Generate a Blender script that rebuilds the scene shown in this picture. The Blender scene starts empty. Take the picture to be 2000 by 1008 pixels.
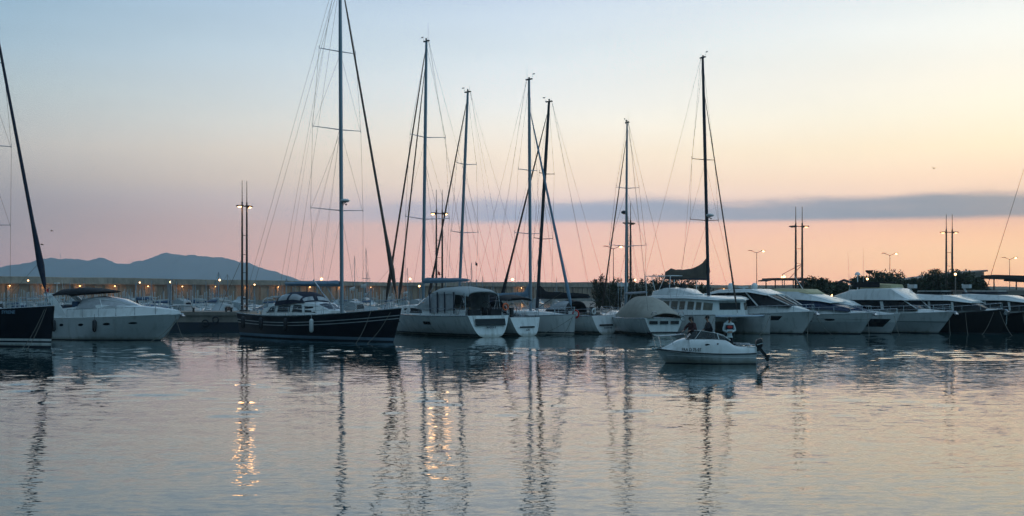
import bpy, bmesh, math, random
from mathutils import Vector, Matrix
R = math.radians
random.seed(7)
S = bpy.context.scene
C = S.collection

# ------------------------------------------------------------------ camera
F = 2400.0; CX = 1000.0; HY = 572.0; EYE = 3.6      # focal / centre / horizon of the 2000 px wide photograph
def WX(px, D): return (px - CX) / F * D
def WZ(py, D): return EYE - (py - HY) / F * D
cam = bpy.data.cameras.new('camera'); co = bpy.data.objects.new('camera', cam); C.objects.link(co)
co.location = (0, 0, EYE); co.rotation_euler = (R(90), 0, 0)
cam.sensor_width = 36; cam.lens = 36 * F / 2000; cam.shift_y = (HY - 504) / 2000
cam.clip_start = 0.5; cam.clip_end = 30000
S.camera = co

# ------------------------------------------------------------------ view
S.view_settings.view_transform = 'Standard'; S.view_settings.look = 'None'
S.view_settings.exposure = 0; S.view_settings.gamma = 1
S.render.engine = 'CYCLES'
S.cycles.max_bounces = 6; S.cycles.volume_bounces = 1
S.cycles.sample_clamp_indirect = 4

# ------------------------------------------------------------------ world (dusk sky)
def lin(c): return tuple(((v / 255) / 12.92 if v / 255 <= .04045 else ((v / 255 + .055) / 1.055) ** 2.4) for v in c) + (1,)
world = bpy.data.worlds.new('World'); S.world = world; world.use_nodes = True
nt = world.node_tree; nt.nodes.clear()
def nd(tree, t, **k):
    n = tree.nodes.new(t)
    for a, v in k.items(): setattr(n, a, v)
    return n
def mth(tree, op, a, b=None, c=None, clamp=False):
    n = nd(tree, 'ShaderNodeMath', operation=op); n.use_clamp = clamp
    for i, v in enumerate((a, b, c)):
        if v is None: continue
        if isinstance(v, (int, float)): n.inputs[i].default_value = v
        else: tree.links.new(v, n.inputs[i])
    return n.outputs[0]
def mapr(tree, v, a, b, c=0, d=1, smooth=False):
    n = nd(tree, 'ShaderNodeMapRange'); n.clamp = True
    if smooth: n.interpolation_type = 'SMOOTHSTEP'
    tree.links.new(v, n.inputs[0])
    for i, x in enumerate((a, b, c, d)): n.inputs[i + 1].default_value = x
    return n.outputs[0]
def mixc(tree, f, a, b):
    n = nd(tree, 'ShaderNodeMix', data_type='RGBA')
    if isinstance(f, (int, float)): n.inputs[0].default_value = f
    else: tree.links.new(f, n.inputs[0])
    for i, v in ((6, a), (7, b)):
        if isinstance(v, tuple): n.inputs[i].default_value = v
        else: tree.links.new(v, n.inputs[i])
    return n.outputs[2]
tc = nd(nt, 'ShaderNodeTexCoord'); sp = nd(nt, 'ShaderNodeSeparateXYZ'); nt.links.new(tc.outputs['Generated'], sp.inputs[0])
X, Y, Z = sp.outputs
hl = mth(nt, 'SQRT', mth(nt, 'ADD', mth(nt, 'MULTIPLY', X, X), mth(nt, 'MULTIPLY', Y, Y)))
tz = mth(nt, 'DIVIDE', mth(nt, 'MAXIMUM', Z, 0.0), mth(nt, 'MAXIMUM', hl, .001))
ax = mth(nt, 'DIVIDE', X, mth(nt, 'MAXIMUM', hl, .001))
pos = mth(nt, 'POWER', mth(nt, 'DIVIDE', tz, 1.2, clamp=True), .5)
def ramp(stops):
    n = nd(nt, 'ShaderNodeValToRGB'); nt.links.new(pos, n.inputs[0]); e = n.color_ramp.elements
    while len(e) > 1: e.remove(e[-1])
    for i, (t, c) in enumerate(stops):
        p = (t / 1.2) ** .5
        if i == 0: e[0].position = p; e[0].color = lin(c)
        else:
            k = e.new(p); k.color = lin(c)
    return n.outputs[0]
left = ramp([(0, (163, 149, 151)), (.02, (166, 152, 153)), (.05, (154, 151, 153)), (.072, (153, 154, 156)), (.09, (168, 167, 164)), (.113, (182, 182, 177)), (.155, (177, 191, 193)),
             (.19, (164, 188, 201)), (.238, (151, 183, 204)), (.34, (102, 136, 160)), (.6, (76, 110, 138)), (1.2, (60, 92, 128))])
mid = ramp([(0, (232, 184, 172)), (.03, (230, 187, 172)), (.055, (221, 188, 177)), (.077, (223, 205, 196)), (.09, (237, 218, 198)), (.113, (245, 230, 209)), (.138, (242, 238, 226)),
            (.155, (234, 236, 232)), (.2, (215, 227, 233)), (.238, (200, 216, 231)), (.34, (160, 186, 208)), (.6, (108, 142, 176)), (1.2, (68, 100, 140))])
right = ramp([(0, (252, 190, 150)), (.01, (255, 196, 150)), (.03, (255, 208, 158)), (.045, (255, 202, 157)), (.058, (240, 192, 162)), (.075, (244, 210, 182)), (.09, (253, 220, 186)), (.113, (255, 235, 198)),
              (.14, (255, 245, 218)), (.165, (254, 246, 226)), (.2, (249, 248, 237)), (.238, (238, 243, 241)), (.34, (255, 250, 232)), (.6, (215, 218, 210)), (1.2, (76, 108, 150))])
fa = mth(nt, 'POWER', mapr(nt, ax, -.39, 0.0), .93); fb = mapr(nt, ax, 0.0, .37)
front = mixc(nt, fb, mixc(nt, fa, left, mid), right)
# cloud bank low over the horizon
nz = nd(nt, 'ShaderNodeTexNoise'); nz.inputs['Scale'].default_value = 7; nz.inputs['Detail'].default_value = 4
cmb = nd(nt, 'ShaderNodeCombineXYZ'); nt.links.new(ax, cmb.inputs[0]); nt.links.new(mth(nt, 'MULTIPLY', tz, 5.0), cmb.inputs[1]); nt.links.new(cmb.outputs[0], nz.inputs['Vector'])
wob = mth(nt, 'MULTIPLY', mth(nt, 'SUBTRACT', nz.outputs[0], .5), .030)
up_ = mapr(nt, mth(nt, 'ADD', tz, wob), .0800, .0685, 0, 1, True)
lo_ = mapr(nt, mth(nt, 'ADD', tz, mth(nt, 'MULTIPLY', wob, .15)), .0540, .0605, 0, 1, True)
st_ = mth(nt, 'MULTIPLY', mapr(nt, ax, -.26, .03, 0, 1, True), mapr(nt, ax, .32, .46, 1, .75))
nz3 = nd(nt, 'ShaderNodeTexNoise'); nz3.inputs['Scale'].default_value = 14; nz3.inputs['Detail'].default_value = 5
cm3 = nd(nt, 'ShaderNodeCombineXYZ'); nt.links.new(ax, cm3.inputs[0]); nt.links.new(mth(nt, 'MULTIPLY', tz, 9.0), cm3.inputs[1]); nt.links.new(cm3.outputs[0], nz3.inputs['Vector'])
band = mth(nt, 'MULTIPLY', mth(nt, 'MULTIPLY', mth(nt, 'MULTIPLY', up_, lo_), st_), mapr(nt, nz3.outputs[0], .3, .65, .9, 1))
ccol = mixc(nt, fb, lin((155, 166, 182)), lin((138, 146, 150)))
front = mixc(nt, band, front, ccol)
# very faint large streaks
nz2 = nd(nt, 'ShaderNodeTexNoise'); nz2.inputs['Scale'].default_value = 3; nz2.inputs['Detail'].default_value = 3
cm2 = nd(nt, 'ShaderNodeCombineXYZ'); nt.links.new(ax, cm2.inputs[0]); nt.links.new(mth(nt, 'MULTIPLY', tz, 7.0), cm2.inputs[1]); nt.links.new(cm2.outputs[0], nz2.inputs['Vector'])
vv = mapr(nt, nz2.outputs[0], .3, .7, .97, 1.03)
sc = nd(nt, 'ShaderNodeVectorMath', operation='SCALE'); nt.links.new(front, sc.inputs[0]); nt.links.new(vv, sc.inputs['Scale'])
# the low haze in front of it dims the sky: the glow beyond is that much stronger
HAZE = 1.5e-4; HTOP = 640.0; HFAR = 8900.0; LIN = (.15, .22, .25)
pl_ = mth(nt, 'MINIMUM', mth(nt, 'DIVIDE', HTOP, mth(nt, 'MAXIMUM', tz, .001)), HFAR)
Tt = mth(nt, 'EXPONENT', mth(nt, 'MULTIPLY', pl_, -HAZE)) if HAZE else None
if HAZE:
    inv = nd(nt, 'ShaderNodeVectorMath', operation='SCALE'); inv.inputs[0].default_value = LIN; nt.links.new(mth(nt, 'SUBTRACT', 1.0, Tt), inv.inputs['Scale'])
    sb_ = nd(nt, 'ShaderNodeVectorMath', operation='SUBTRACT'); nt.links.new(sc.outputs[0], sb_.inputs[0]); nt.links.new(inv.outputs[0], sb_.inputs[1])
    sc = nd(nt, 'ShaderNodeVectorMath', operation='SCALE'); nt.links.new(sb_.outputs[0], sc.inputs[0]); nt.links.new(mth(nt, 'DIVIDE', 1.0, Tt), sc.inputs['Scale'])
# the sky behind the viewer: deep evening blue
bk = nd(nt, 'ShaderNodeValToRGB'); nt.links.new(pos, bk.inputs[0]); e = bk.color_ramp.elements
e[0].position = 0; e[0].color = (.043, .105, .134, 1); e[1].position = 1; e[1].color = (.21, .335, .46, 1)
k = e.new(.5); k.color = (.09, .18, .235, 1)
fk = mapr(nt, Y, .86, .35, 0, 1, True)
bs_ = nd(nt, 'ShaderNodeVectorMath', operation='SCALE'); nt.links.new(bk.outputs[0], bs_.inputs[0]); nt.links.new(mapr(nt, X, -.8, .8, .55, 2.3), bs_.inputs['Scale'])
sky = mixc(nt, fk, sc.outputs[0], bs_.outputs[0])
bg = nd(nt, 'ShaderNodeBackground'); nt.links.new(sky, bg.inputs[0]); bg.inputs[1].default_value = 1.0
wo = nd(nt, 'ShaderNodeOutputWorld'); nt.links.new(bg.outputs[0], wo.inputs[0])

# the afterglow where the sun sits at the horizon, beyond the right edge
sl = bpy.data.lights.new('sun', 'SUN'); sl.energy = .12; sl.angle = R(12); sl.color = (1, .72, .5)
so = bpy.data.objects.new('sun', sl); C.objects.link(so); so.rotation_euler = (R(86), 0, R(143))

# ------------------------------------------------------------------ materials
M = {}
def mat(name, col, rough=.5, metal=0, var=.12, scale=3, coat=0, emit=None, es=0, spec=.5, bump=0, bscale=20):
    m = bpy.data.materials.new(name); m.use_nodes = True; t = m.node_tree; b = t.nodes['Principled BSDF']
    b.inputs['Roughness'].default_value = rough; b.inputs['Metallic'].default_value = metal
    b.inputs['Specular IOR Level'].default_value = spec
    b.inputs['Coat Weight'].default_value = coat
    tcx = nd(t, 'ShaderNodeTexCoord'); n = nd(t, 'ShaderNodeTexNoise'); n.inputs['Scale'].default_value = scale; n.inputs['Detail'].default_value = 5
    t.links.new(tcx.outputs['Object'], n.inputs['Vector'])
    a = tuple(max(0, c * (1 - var)) for c in col) + (1,); d = tuple(min(1, c * (1 + var)) for c in col) + (1,)
    f = mapr(t, n.outputs[0], .3, .7)
    t.links.new(mixc(t, f, a, d), b.inputs['Base Color'])
    t.links.new(mapr(t, n.outputs[0], .3, .7, max(.02, rough * .8), min(1, rough * 1.2)), b.inputs['Roughness'])
    if bump:
        n2 = nd(t, 'ShaderNodeTexNoise'); n2.inputs['Scale'].default_value = bscale; n2.inputs['Detail'].default_value = 6
        t.links.new(tcx.outputs['Object'], n2.inputs['Vector'])
        bp = nd(t, 'ShaderNodeBump'); bp.inputs['Strength'].default_value = bump; t.links.new(n2.outputs[0], bp.inputs['Height']); t.links.new(bp.outputs[0], b.inputs['Normal'])
    if emit:
        b.inputs['Emission Color'].default_value = emit + (1,); b.inputs['Emission Strength'].default_value = es
    M[name] = m; return m
mat('gel_white', (.72, .74, .74), .25, coat=.3, var=.05, scale=.7)
mat('gel_grey', (.5, .53, .54), .3, coat=.2, var=.06, scale=.7)
mat('hull_small', (.33, .36, .38), .5, var=.3, scale=.3)
mat('deck_white', (.66, .68, .68), .55, var=.08, scale=2)
mat('teak', (.28, .19, .12), .7, var=.25, scale=6)
mat('navy', (.006, .008, .016), .35, spec=.3, coat=.08, var=.2, scale=1)
mat('black_hull', (.006, .006, .009), .35, spec=.3, coat=.08, var=.2, scale=1)
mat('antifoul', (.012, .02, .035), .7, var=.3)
mat('glass_dark', (.008, .012, .018), .08, var=.2, spec=.3)
mat('glass_blue', (.006, .022, .07), .08, var=.2, spec=.35)
mat('glass_amber', (.13, .115, .09), .15, var=.2, coat=.3)
mat('glass_vinyl', (.34, .35, .37), .12, var=.15, coat=.5)
mat('canvas_black', (.012, .013, .018), .9, var=.3, scale=5)
mat('canvas_navy', (.012, .018, .04), .9, var=.25, scale=5)
mat('canvas_blue', (.03, .07, .14), .85, var=.2)
mat('canvas_grey', (.33, .36, .37), .85, var=.12, scale=2)
mat('canvas_sand', (.33, .31, .27), .9, var=.15, scale=2)
mat('canvas_brown', (.14, .12, .095), .9, var=.25, scale=2)
mat('canvas_cream', (.52, .45, .28), .9, var=.12)
mat('sail_blue', (.16, .25, .34), .8, var=.12, scale=2)
mat('alu', (.30, .36, .42), .38, metal=.75, var=.08, scale=1)
mat('alu_dark', (.035, .042, .055), .4, metal=.3, var=.15, scale=1)
mat('steel', (.55, .57, .6), .25, metal=.9, var=.08)
mat('wire', (.10, .105, .115), .5, metal=.3, var=.1)
mat('rubber', (.015, .018, .024), .6, var=.2)
mat('fender_white', (.6, .62, .62), .5, var=.1)
mat('rope', (.13, .12, .10), .9, var=.2)
mat('red', (.55, .03, .02), .55, var=.15)
mat('orange', (.7, .13, .04), .6, var=.15)
mat('black_plastic', (.012, .013, .016), .35, var=.2)
mat('lamp_pole', (.05, .035, .03), .55, var=.2, scale=1)
mat('lamp_head', (.035, .025, .022), .5, var=.2)
mat('lamp_lit', (1, .8, .5), .5, emit=(1, .56, .22), es=6)
mat('lamp_bright', (1, .85, .6), .5, emit=(1, .56, .24), es=6)
mat('lamp_dim', (1, .8, .5), .5, emit=(1, .62, .32), es=2.6)
mat('lamp_white', (1, .95, .85), .5, emit=(1, .9, .7), es=6)
mat('lamp_off', (.3, .26, .2), .5)
mat('bark', (.06, .045, .035), .9, var=.3)
mat('leaf_dark', (.03, .046, .02), .8, var=.45, scale=.8)
mat('leaf_grey', (.045, .048, .028), .85, var=.4, scale=.8)
mat('roof_dark', (.03, .027, .03), .8, var=.2)
mat('roof_pale', (.28, .24, .22), .8, var=.1)
mat('wall_render', (.30, .28, .25), .9, var=.1)
mat('skin', (.35, .2, .14), .55, var=.08)
mat('hair', (.012, .009, .007), .7, var=.2)
mat('cloth_dark', (.012, .013, .02), .9, var=.3)
mat('cloth_maroon', (.05, .015, .018), .9, var=.3)
mat('cloth_pale', (.50, .60, .62), .9, var=.08)
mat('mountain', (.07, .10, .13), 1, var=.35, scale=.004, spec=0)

def grime(name):
    m = M[name]; t = m.node_tree; b = t.nodes['Principled BSDF']; src = b.inputs['Base Color'].links[0].from_socket
    tcx = nd(t, 'ShaderNodeTexCoord'); sp_ = nd(t, 'ShaderNodeSeparateXYZ'); t.links.new(tcx.outputs['Object'], sp_.inputs[0])
    mp = nd(t, 'ShaderNodeMapping'); mp.inputs['Scale'].default_value = (1, 1, .12); t.links.new(tcx.outputs['Object'], mp.inputs[0])
    n = nd(t, 'ShaderNodeTexNoise'); n.inputs['Scale'].default_value = 2.6; n.inputs['Detail'].default_value = 6; t.links.new(mp.outputs[0], n.inputs['Vector'])
    c = mixc(t, mapr(t, n.outputs[0], .52, .74, 0, .38), src, (.20, .20, .17, 1))
    wl_ = mth(t, 'ADD', sp_.outputs[2], mth(t, 'MULTIPLY', n.outputs[0], -.35))
    c = mixc(t, mapr(t, wl_, .12, -.08, 0, .6), c, (.16, .15, .09, 1)); t.links.new(c, b.inputs['Base Color'])
for g in ('gel_white', 'gel_grey'): grime(g)
def mat_concrete(name, c1, c2, grid=False, s1=.3, s2=4):
    m = bpy.data.materials.new(name); m.use_nodes = True; t = m.node_tree; b = t.nodes['Principled BSDF']; b.inputs['Roughness'].default_value = .92
    b.inputs['Specular IOR Level'].default_value = .2
    tcx = nd(t, 'ShaderNodeTexCoord')
    n = nd(t, 'ShaderNodeTexNoise'); n.inputs['Scale'].default_value = s1; n.inputs['Detail'].default_value = 8; t.links.new(tcx.outputs['Object'], n.inputs['Vector'])
    n2 = nd(t, 'ShaderNodeTexNoise'); n2.inputs['Scale'].default_value = s2; n2.inputs['Detail'].default_value = 5; t.links.new(tcx.outputs['Object'], n2.inputs['Vector'])
    mp = nd(t, 'ShaderNodeMapping'); mp.inputs['Scale'].default_value = (.35, .35, .02); t.links.new(tcx.outputs['Object'], mp.inputs[0])
    n3 = nd(t, 'ShaderNodeTexNoise'); n3.inputs['Scale'].default_value = 3; n3.inputs['Detail'].default_value = 4; t.links.new(mp.outputs[0], n3.inputs['Vector'])
    f = mth(t, 'ADD', mth(t, 'MULTIPLY', n.outputs[0], .4), mth(t, 'ADD', mth(t, 'MULTIPLY', n2.outputs[0], .2), mth(t, 'MULTIPLY', n3.outputs[0], .4)))
    t.links.new(mixc(t, mapr(t, f, .38, .62), c1 + (1,), c2 + (1,)), b.inputs['Base Color'])
    bp = nd(t, 'ShaderNodeBump'); bp.inputs['Strength'].default_value = .5; t.links.new(n2.outputs[0], bp.inputs['Height']); t.links.new(bp.outputs[0], b.inputs['Normal'])
    M[name] = m
mat_concrete('concrete', (.17, .15, .135), (.30, .27, .24))
mat_concrete('breakwall', (.21, .145, .10), (.43, .31, .22), s1=.02, s2=.5)
mat_concrete('breaktop', (.17, .135, .105), (.37, .30, .235), s1=.02, s2=.3)

# water: slope field from noise drives the normal directly
m = bpy.data.materials.new('water'); m.use_nodes = True; t = m.node_tree; b = t.nodes['Principled BSDF']
b.inputs['Base Color'].default_value = (.009, .036, .040, 1); b.inputs['Roughness'].default_value = .03; b.inputs['IOR'].default_value = 1.42
geo = nd(t, 'ShaderNodeNewGeometry'); tcx = geo.outputs['Position']
def slope(scale, sx, sy, k, kx, detail=1.5, rot=0, seed=0):
    mp = nd(t, 'ShaderNodeMapping'); mp.inputs['Scale'].default_value = (sx, sy, 1); mp.inputs['Rotation'].default_value = (0, 0, R(rot)); mp.inputs['Location'].default_value = (seed, seed * 2, 0)
    t.links.new(tcx, mp.inputs[0])
    n = nd(t, 'ShaderNodeTexNoise'); n.inputs['Scale'].default_value = scale; n.inputs['Detail'].default_value = detail; n.inputs['Roughness'].default_value = .5
    t.links.new(mp.outputs[0], n.inputs['Vector'])
    s = nd(t, 'ShaderNodeVectorMath', operation='SUBTRACT'); t.links.new(n.outputs['Color'], s.inputs[0]); s.inputs[1].default_value = (.5, .5, .5)
    q = nd(t, 'ShaderNodeVectorMath', operation='MULTIPLY'); t.links.new(s.outputs[0], q.inputs[0]); q.inputs[1].default_value = (kx, k, 0)
    return q.outputs[0]
def vadd(a, b_):
    n = nd(t, 'ShaderNodeVectorMath', operation='ADD'); t.links.new(a, n.inputs[0]); t.links.new(b_, n.inputs[1]); return n.outputs[0]
sl_ = vadd(slope(1.0, .35, 1.9, .035, .02, 2, 4, 3), vadd(slope(1.0, 2.2, 5.0, .085, .11, 1.5, -8, 11), vadd(slope(1.0, 7, 12, .05, .06, 1, 10, 23), slope(1.0, .03, .10, .02, .008, 1, -3, 31))))
# calm and ruffled patches
pn = nd(t, 'ShaderNodeTexNoise'); pn.inputs['Scale'].default_value = 1; pn.inputs['Detail'].default_value = 2
mp = nd(t, 'ShaderNodeMapping'); mp.inputs['Scale'].default_value = (.02, .07, 1); t.links.new(tcx, mp.inputs[0]); t.links.new(mp.outputs[0], pn.inputs['Vector'])
scn = nd(t, 'ShaderNodeVectorMath', operation='SCALE'); t.links.new(sl_, scn.inputs[0]); t.links.new(mapr(t, pn.outputs[0], .35, .65, .65, 1.25), scn.inputs['Scale'])
up = nd(t, 'ShaderNodeVectorMath', operation='ADD'); t.links.new(scn.outputs[0], up.inputs[0]); up.inputs[1].default_value = (0, 0, 1)
nm = nd(t, 'ShaderNodeVectorMath', operation='NORMALIZE'); t.links.new(up.outputs[0], nm.inputs[0]); t.links.new(nm.outputs[0], b.inputs['Normal'])
M['water'] = m

# ------------------------------------------------------------------ mesh builder
class MB:
    def __init__(s): s.v = []; s.f = []; s.m = []
    def add(s, vs, fs, mi=0):
        o = len(s.v); s.v += [tuple(v) for v in vs]
        for f in fs: s.f.append(tuple(i + o for i in f)); s.m.append(mi)
    def box(s, c, d, mi=0, rz=0, ry=0, rx=0, taper=1):
        hx, hy, hz = d[0] / 2, d[1] / 2, d[2] / 2
        mt = Matrix.Rotation(rz, 3, 'Z') @ Matrix.Rotation(ry, 3, 'Y') @ Matrix.Rotation(rx, 3, 'X')
        vs = []
        for z in (-hz, hz):
            k = taper if z > 0 else 1
            for x, y in ((-hx, -hy), (hx, -hy), (hx, hy), (-hx, hy)): vs.append(Vector(c) + mt @ Vector((x * k, y * k, z)))
        s.add(vs, [(3, 2, 1, 0), (4, 5, 6, 7), (0, 1, 5, 4), (1, 2, 6, 5), (2, 3, 7, 6), (3, 0, 4, 7)], mi)
    def tube(s, p, q, r0, r1=None, n=8, mi=0, cap=True):
        r1 = r0 if r1 is None else r1; p = Vector(p); q = Vector(q); d = q - p
        if d.length < 1e-6: return
        d.normalize(); a = Vector((0, 0, 1)) if abs(d.z) < .9 else Vector((1, 0, 0)); u = d.cross(a).normalized(); w = d.cross(u)
        vs = []
        for c, r in ((p, r0), (q, r1)):
            for i in range(n):
                g = 2 * math.pi * i / n; vs.append(c + u * math.cos(g) * r + w * math.sin(g) * r)
        fs = [(i, (i + 1) % n, n + (i + 1) % n, n + i) for i in range(n)]
        if cap: fs += [tuple(range(n - 1, -1, -1)), tuple(range(n, 2 * n))]
        s.add(vs, fs, mi)
    def path(s, pts, r, n=6, mi=0):
        rs = r if isinstance(r, (list, tuple)) else [r] * len(pts)
        pts = [Vector(p) for p in pts]; rings = []
        for i, p in enumerate(pts):
            d = (pts[min(i + 1, len(pts) - 1)] - pts[max(i - 1, 0)]).normalized()
            a = Vector((0, 0, 1)) if abs(d.z) < .9 else Vector((1, 0, 0)); u = d.cross(a).normalized(); w = d.cross(u)
            rings.append([p + u * math.cos(2 * math.pi * j / n) * rs[i] + w * math.sin(2 * math.pi * j / n) * rs[i] for j in range(n)])
        s.loft(rings, mi=mi)
    def loft(s, rings, mi=0, cap0=True, cap1=True, closed=True):
        n = len(rings[0]); vs = [v for r in rings for v in r]; fs = []
        for i in range(len(rings) - 1):
            for j in range(n if closed else n - 1):
                k = (j + 1) % n; fs.append((i * n + j, i * n + k, (i + 1) * n + k, (i + 1) * n + j))
        if cap0: fs.append(tuple(range(n - 1, -1, -1)))
        if cap1: fs.append(tuple((len(rings) - 1) * n + j for j in range(n)))
        s.add(vs, fs, mi)
    def ball(s, c, r, mi=0, n=12, m=8, zs=1, half=False):
        c = Vector(c); rx, ry, rz = (r, r, r * zs) if isinstance(r, (int, float)) else r
        rings = []
        for i in range(m + 1):
            a = -math.pi / 2 + math.pi * i / m
            if half and a < 0: continue
            q = max(.02, math.cos(a))
            rings.append([c + Vector((rx * q * math.cos(2 * math.pi * j / n), ry * q * math.sin(2 * math.pi * j / n), rz * math.sin(a))) for j in range(n)])
        s.loft(rings, mi)
    def quad(s, a, b, c, d, th=.02, mi=0):      # thin solid panel
        a, b, c, d = map(Vector, (a, b, c, d)); n = (b - a).cross(d - a)
        n = n.normalized() * th / 2 if n.length else Vector((0, 0, th / 2))
        vs = [a - n, b - n, c - n, d - n, a + n, b + n, c + n, d + n]
        s.add(vs, [(3, 2, 1, 0), (4, 5, 6, 7), (0, 1, 5, 4), (1, 2, 6, 5), (2, 3, 7, 6), (3, 0, 4, 7)], mi)
    def build(s, name, mats, parent=None, smooth=40):
        me = bpy.data.meshes.new(name); me.from_pydata(s.v, [], s.f)
        if not isinstance(mats, (list, tuple)): mats = [mats]
        for x in mats: me.materials.append(M[x] if isinstance(x, str) else x)
        me.polygons.foreach_set('material_index', s.m)
        bm = bmesh.new(); bm.from_mesh(me); bmesh.ops.recalc_face_normals(bm, faces=bm.faces); bm.to_mesh(me); bm.free()
        me.update()
        if smooth: me.shade_smooth(); me.set_sharp_from_angle(angle=R(smooth))
        o = bpy.data.objects.new(name, me); C.objects.link(o)
        if parent: o.parent = parent
        return o
def tag(o, label=None, cat=None, group=None, kind=None):
    if label: o['label'] = label
    if cat: o['category'] = cat
    if group: o['group'] = group
    if kind: o['kind'] = kind
    return o
def empty(name, loc, rz=0, label=None, cat=None, group=None):
    o = bpy.data.objects.new(name, None); C.objects.link(o); o.location = loc; o.rotation_euler = (0, 0, rz); o.empty_display_size = .3
    return tag(o, label, cat, group)
def copy_tree(o, parent=None):
    c = o.copy(); C.objects.link(c)
    if parent: c.parent = parent
    for ch in list(o.children): copy_tree(ch, c)
    return c
def one(name, fn, mats, parent, **k):
    b = MB(); fn(b); return b.build(name, mats, parent, **k)

# ------------------------------------------------------------------ boat kit (x forward from the stern, y to port, z up from the waterline)
def lerp(a, b, t): return a + (b - a) * t
class Hull:
    def __init__(s, L, B, zs, zm, zb, over=1.0, rake=.0, stern=.7, tm=.45, p=2.0, wl=.86, wlb=.35, e=1.0, ue=.75):
        s.__dict__.update(L=L, B=B, zs=zs, zm=zm, zb=zb, over=over, rake=rake, stern=stern, tm=tm, p=p, wl=wl, wlb=wlb, e=e, ue=ue)
    def sheer(s, t): # quadratic through stern, middle, bow
        return s.zs * (1 - t) * (1 - 2 * t) + s.zm * 4 * t * (1 - t) + s.zb * t * (2 * t - 1)
    def plan(s, t):
        if t < s.tm: k = s.stern + (1 - s.stern) * math.sin(t / s.tm * math.pi / 2)
        else: k = 1 - ((t - s.tm) / (1 - s.tm)) ** s.p
        return max(.015, k) * s.B / 2
    def pt(s, t, z):
        zh = s.sheer(t); u = max(0, z) / zh
        w = lerp(s.wl, s.wlb, max(0, (t - .4) / .6) ** 1.5)
        y = s.plan(t) * (w + (1 - w) * u ** s.ue)
        if z < 0: y *= max(.1, 1 + z * .7)
        ub = z / s.zb
        xb = s.L - s.over * (1 - ub) ** s.e if ub < 1 else s.L
        xs = s.rake * (z / s.zs)
        return xs + t * (xb - xs), y, z
    def at(s, x):   # sheer point nearest a given x
        t = min(1, max(0, x / s.L)); return t, s.sheer(t), s.plan(t)
    def build(s, root, rows, mats, deckmat='deck_white', N=28, transom=None, deck=True, name='hull', yo=0):
        """rows: list of ('a',z) absolute or ('s',d) below sheer, rising; mats: index per interval"""
        b = MB(); vs = []; fs = []; mi = []
        ts = [1 - (1 - i / N) ** 1.25 for i in range(N + 1)]
        nr = len(rows)
        for t in ts:
            zh = s.sheer(t); pr = []
            for k, v in rows:
                z = v if k == 'a' else zh - v
                if k == 'f': z = zh * v
                pr.append(s.pt(t, z))
            vs += [(x, y + yo, z) for x, y, z in pr] + [(x, -y + yo, z) for x, y, z in pr]
        for i in range(N):
            for j in range(nr - 1):
                for sd in (0, nr):
                    a = i * 2 * nr + sd + j; c = a + 2 * nr
                    fs.append((a, a + 1, c + 1, c)); mi.append(rows_m(mats, j))
        tr = [j for j in range(nr)] + [nr + j for j in range(nr - 1, -1, -1)]
        for f, q in zip(fs, mi): b.add([], [], 0); b.f.append(f); b.m.append(q)
        b.v = vs
        if transom is None:
            for j in range(nr - 1): b.f.append((j, j + 1, nr + j + 1, nr + j)); b.m.append(rows_m(mats, j))
        mm = s.matl
        o = b.build(name, mm, root, smooth=35)
        # toe rail / rubbing strake
        r = MB()
        for sd in (1, -1): r.path([(lambda q: (q[0], sd * q[1] + yo, q[2] + .01))(s.pt(t, s.sheer(t))) for t in ts], .035, 6)
        r.build('toe_rail', s.railm, root)
        if transom is not None:
            tb = MB(); n = nr
            pts = [s.pt(0, s.sheer(0) * f) for f in (0.0, .04, .1, .2, .35, .55, .8, 1.0)]
            ring = [(x - .03, y * .985 + yo, z) for x, y, z in pts] + [(x - .03, -y * .985 + yo, z) for x, y, z in reversed(pts)]
            ring2 = [(x + .05, y, z) for x, y, z in ring]
            tb.loft([ring, ring2]); tb.build('transom', transom, root)
        if deck:
            d = MB(); n = 7; dv = []; df = []
            for t in ts:
                q = s.pt(t, s.sheer(t))
                for j in range(n):
                    a = -1 + 2 * j / (n - 1); dv.append((q[0], a * q[1] * .995 + yo, q[2] - .05 + (1 - a * a) * .06 * s.B / 4))
            for i in range(N):
                for j in range(n - 1): a = i * n + j; df.append((a, a + 1, a + n + 1, a + n))
            d.add(dv, df); d.build('deck', deckmat, root)
        return o
def rows_m(mats, j): return mats[j] if j < len(mats) else mats[-1]
def mkhull(root, H, hm, rail="steel", **k):
    H.matl = hm; H.railm = rail; return H.build(root, **k)

def ring(st):
    x, wb, wt, zb, zt = st[:5]; r = st[5] if len(st) > 5 else .12; r = min(r, wt * .6, (zt - zb) * .45 + .001); c = (zt - zb) * .08
    return [(x, -wb, zb), (x, -lerp(wb, wt, .5), lerp(zb, zt, .5)), (x, -wt, zt - r), (x, -wt + r * .3, zt - r * .3), (x, -wt + r, zt), (x, 0, zt + c), (x, wt - r, zt), (x, wt - r * .3, zt - r * .3), (x, wt, zt - r), (x, lerp(wb, wt, .5), lerp(zb, zt, .5)), (x, wb, zb)]
def house(root, name, sts, m, smooth=40):
    b = MB(); b.loft([ring(s) for s in sts]); return b.build(name, m, root, smooth=smooth)
def interp(sts, x):
    if x <= sts[0][0]: return sts[0]
    for a, c in zip(sts, sts[1:]):
        if x <= c[0]:
            k = (x - a[0]) / max(1e-6, c[0] - a[0]); return tuple(lerp(a[i], c[i], k) for i in range(5))
    return sts[-1]
def side_pt(sts, x, f, sd, off=.015):
    s = interp(sts, x); zt = s[4] - min(.12, (s[4] - s[3]) * .3); z = lerp(s[3], zt, f); y = lerp(s[1], s[2], f)
    return Vector((x, sd * (y + off), z))
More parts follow.
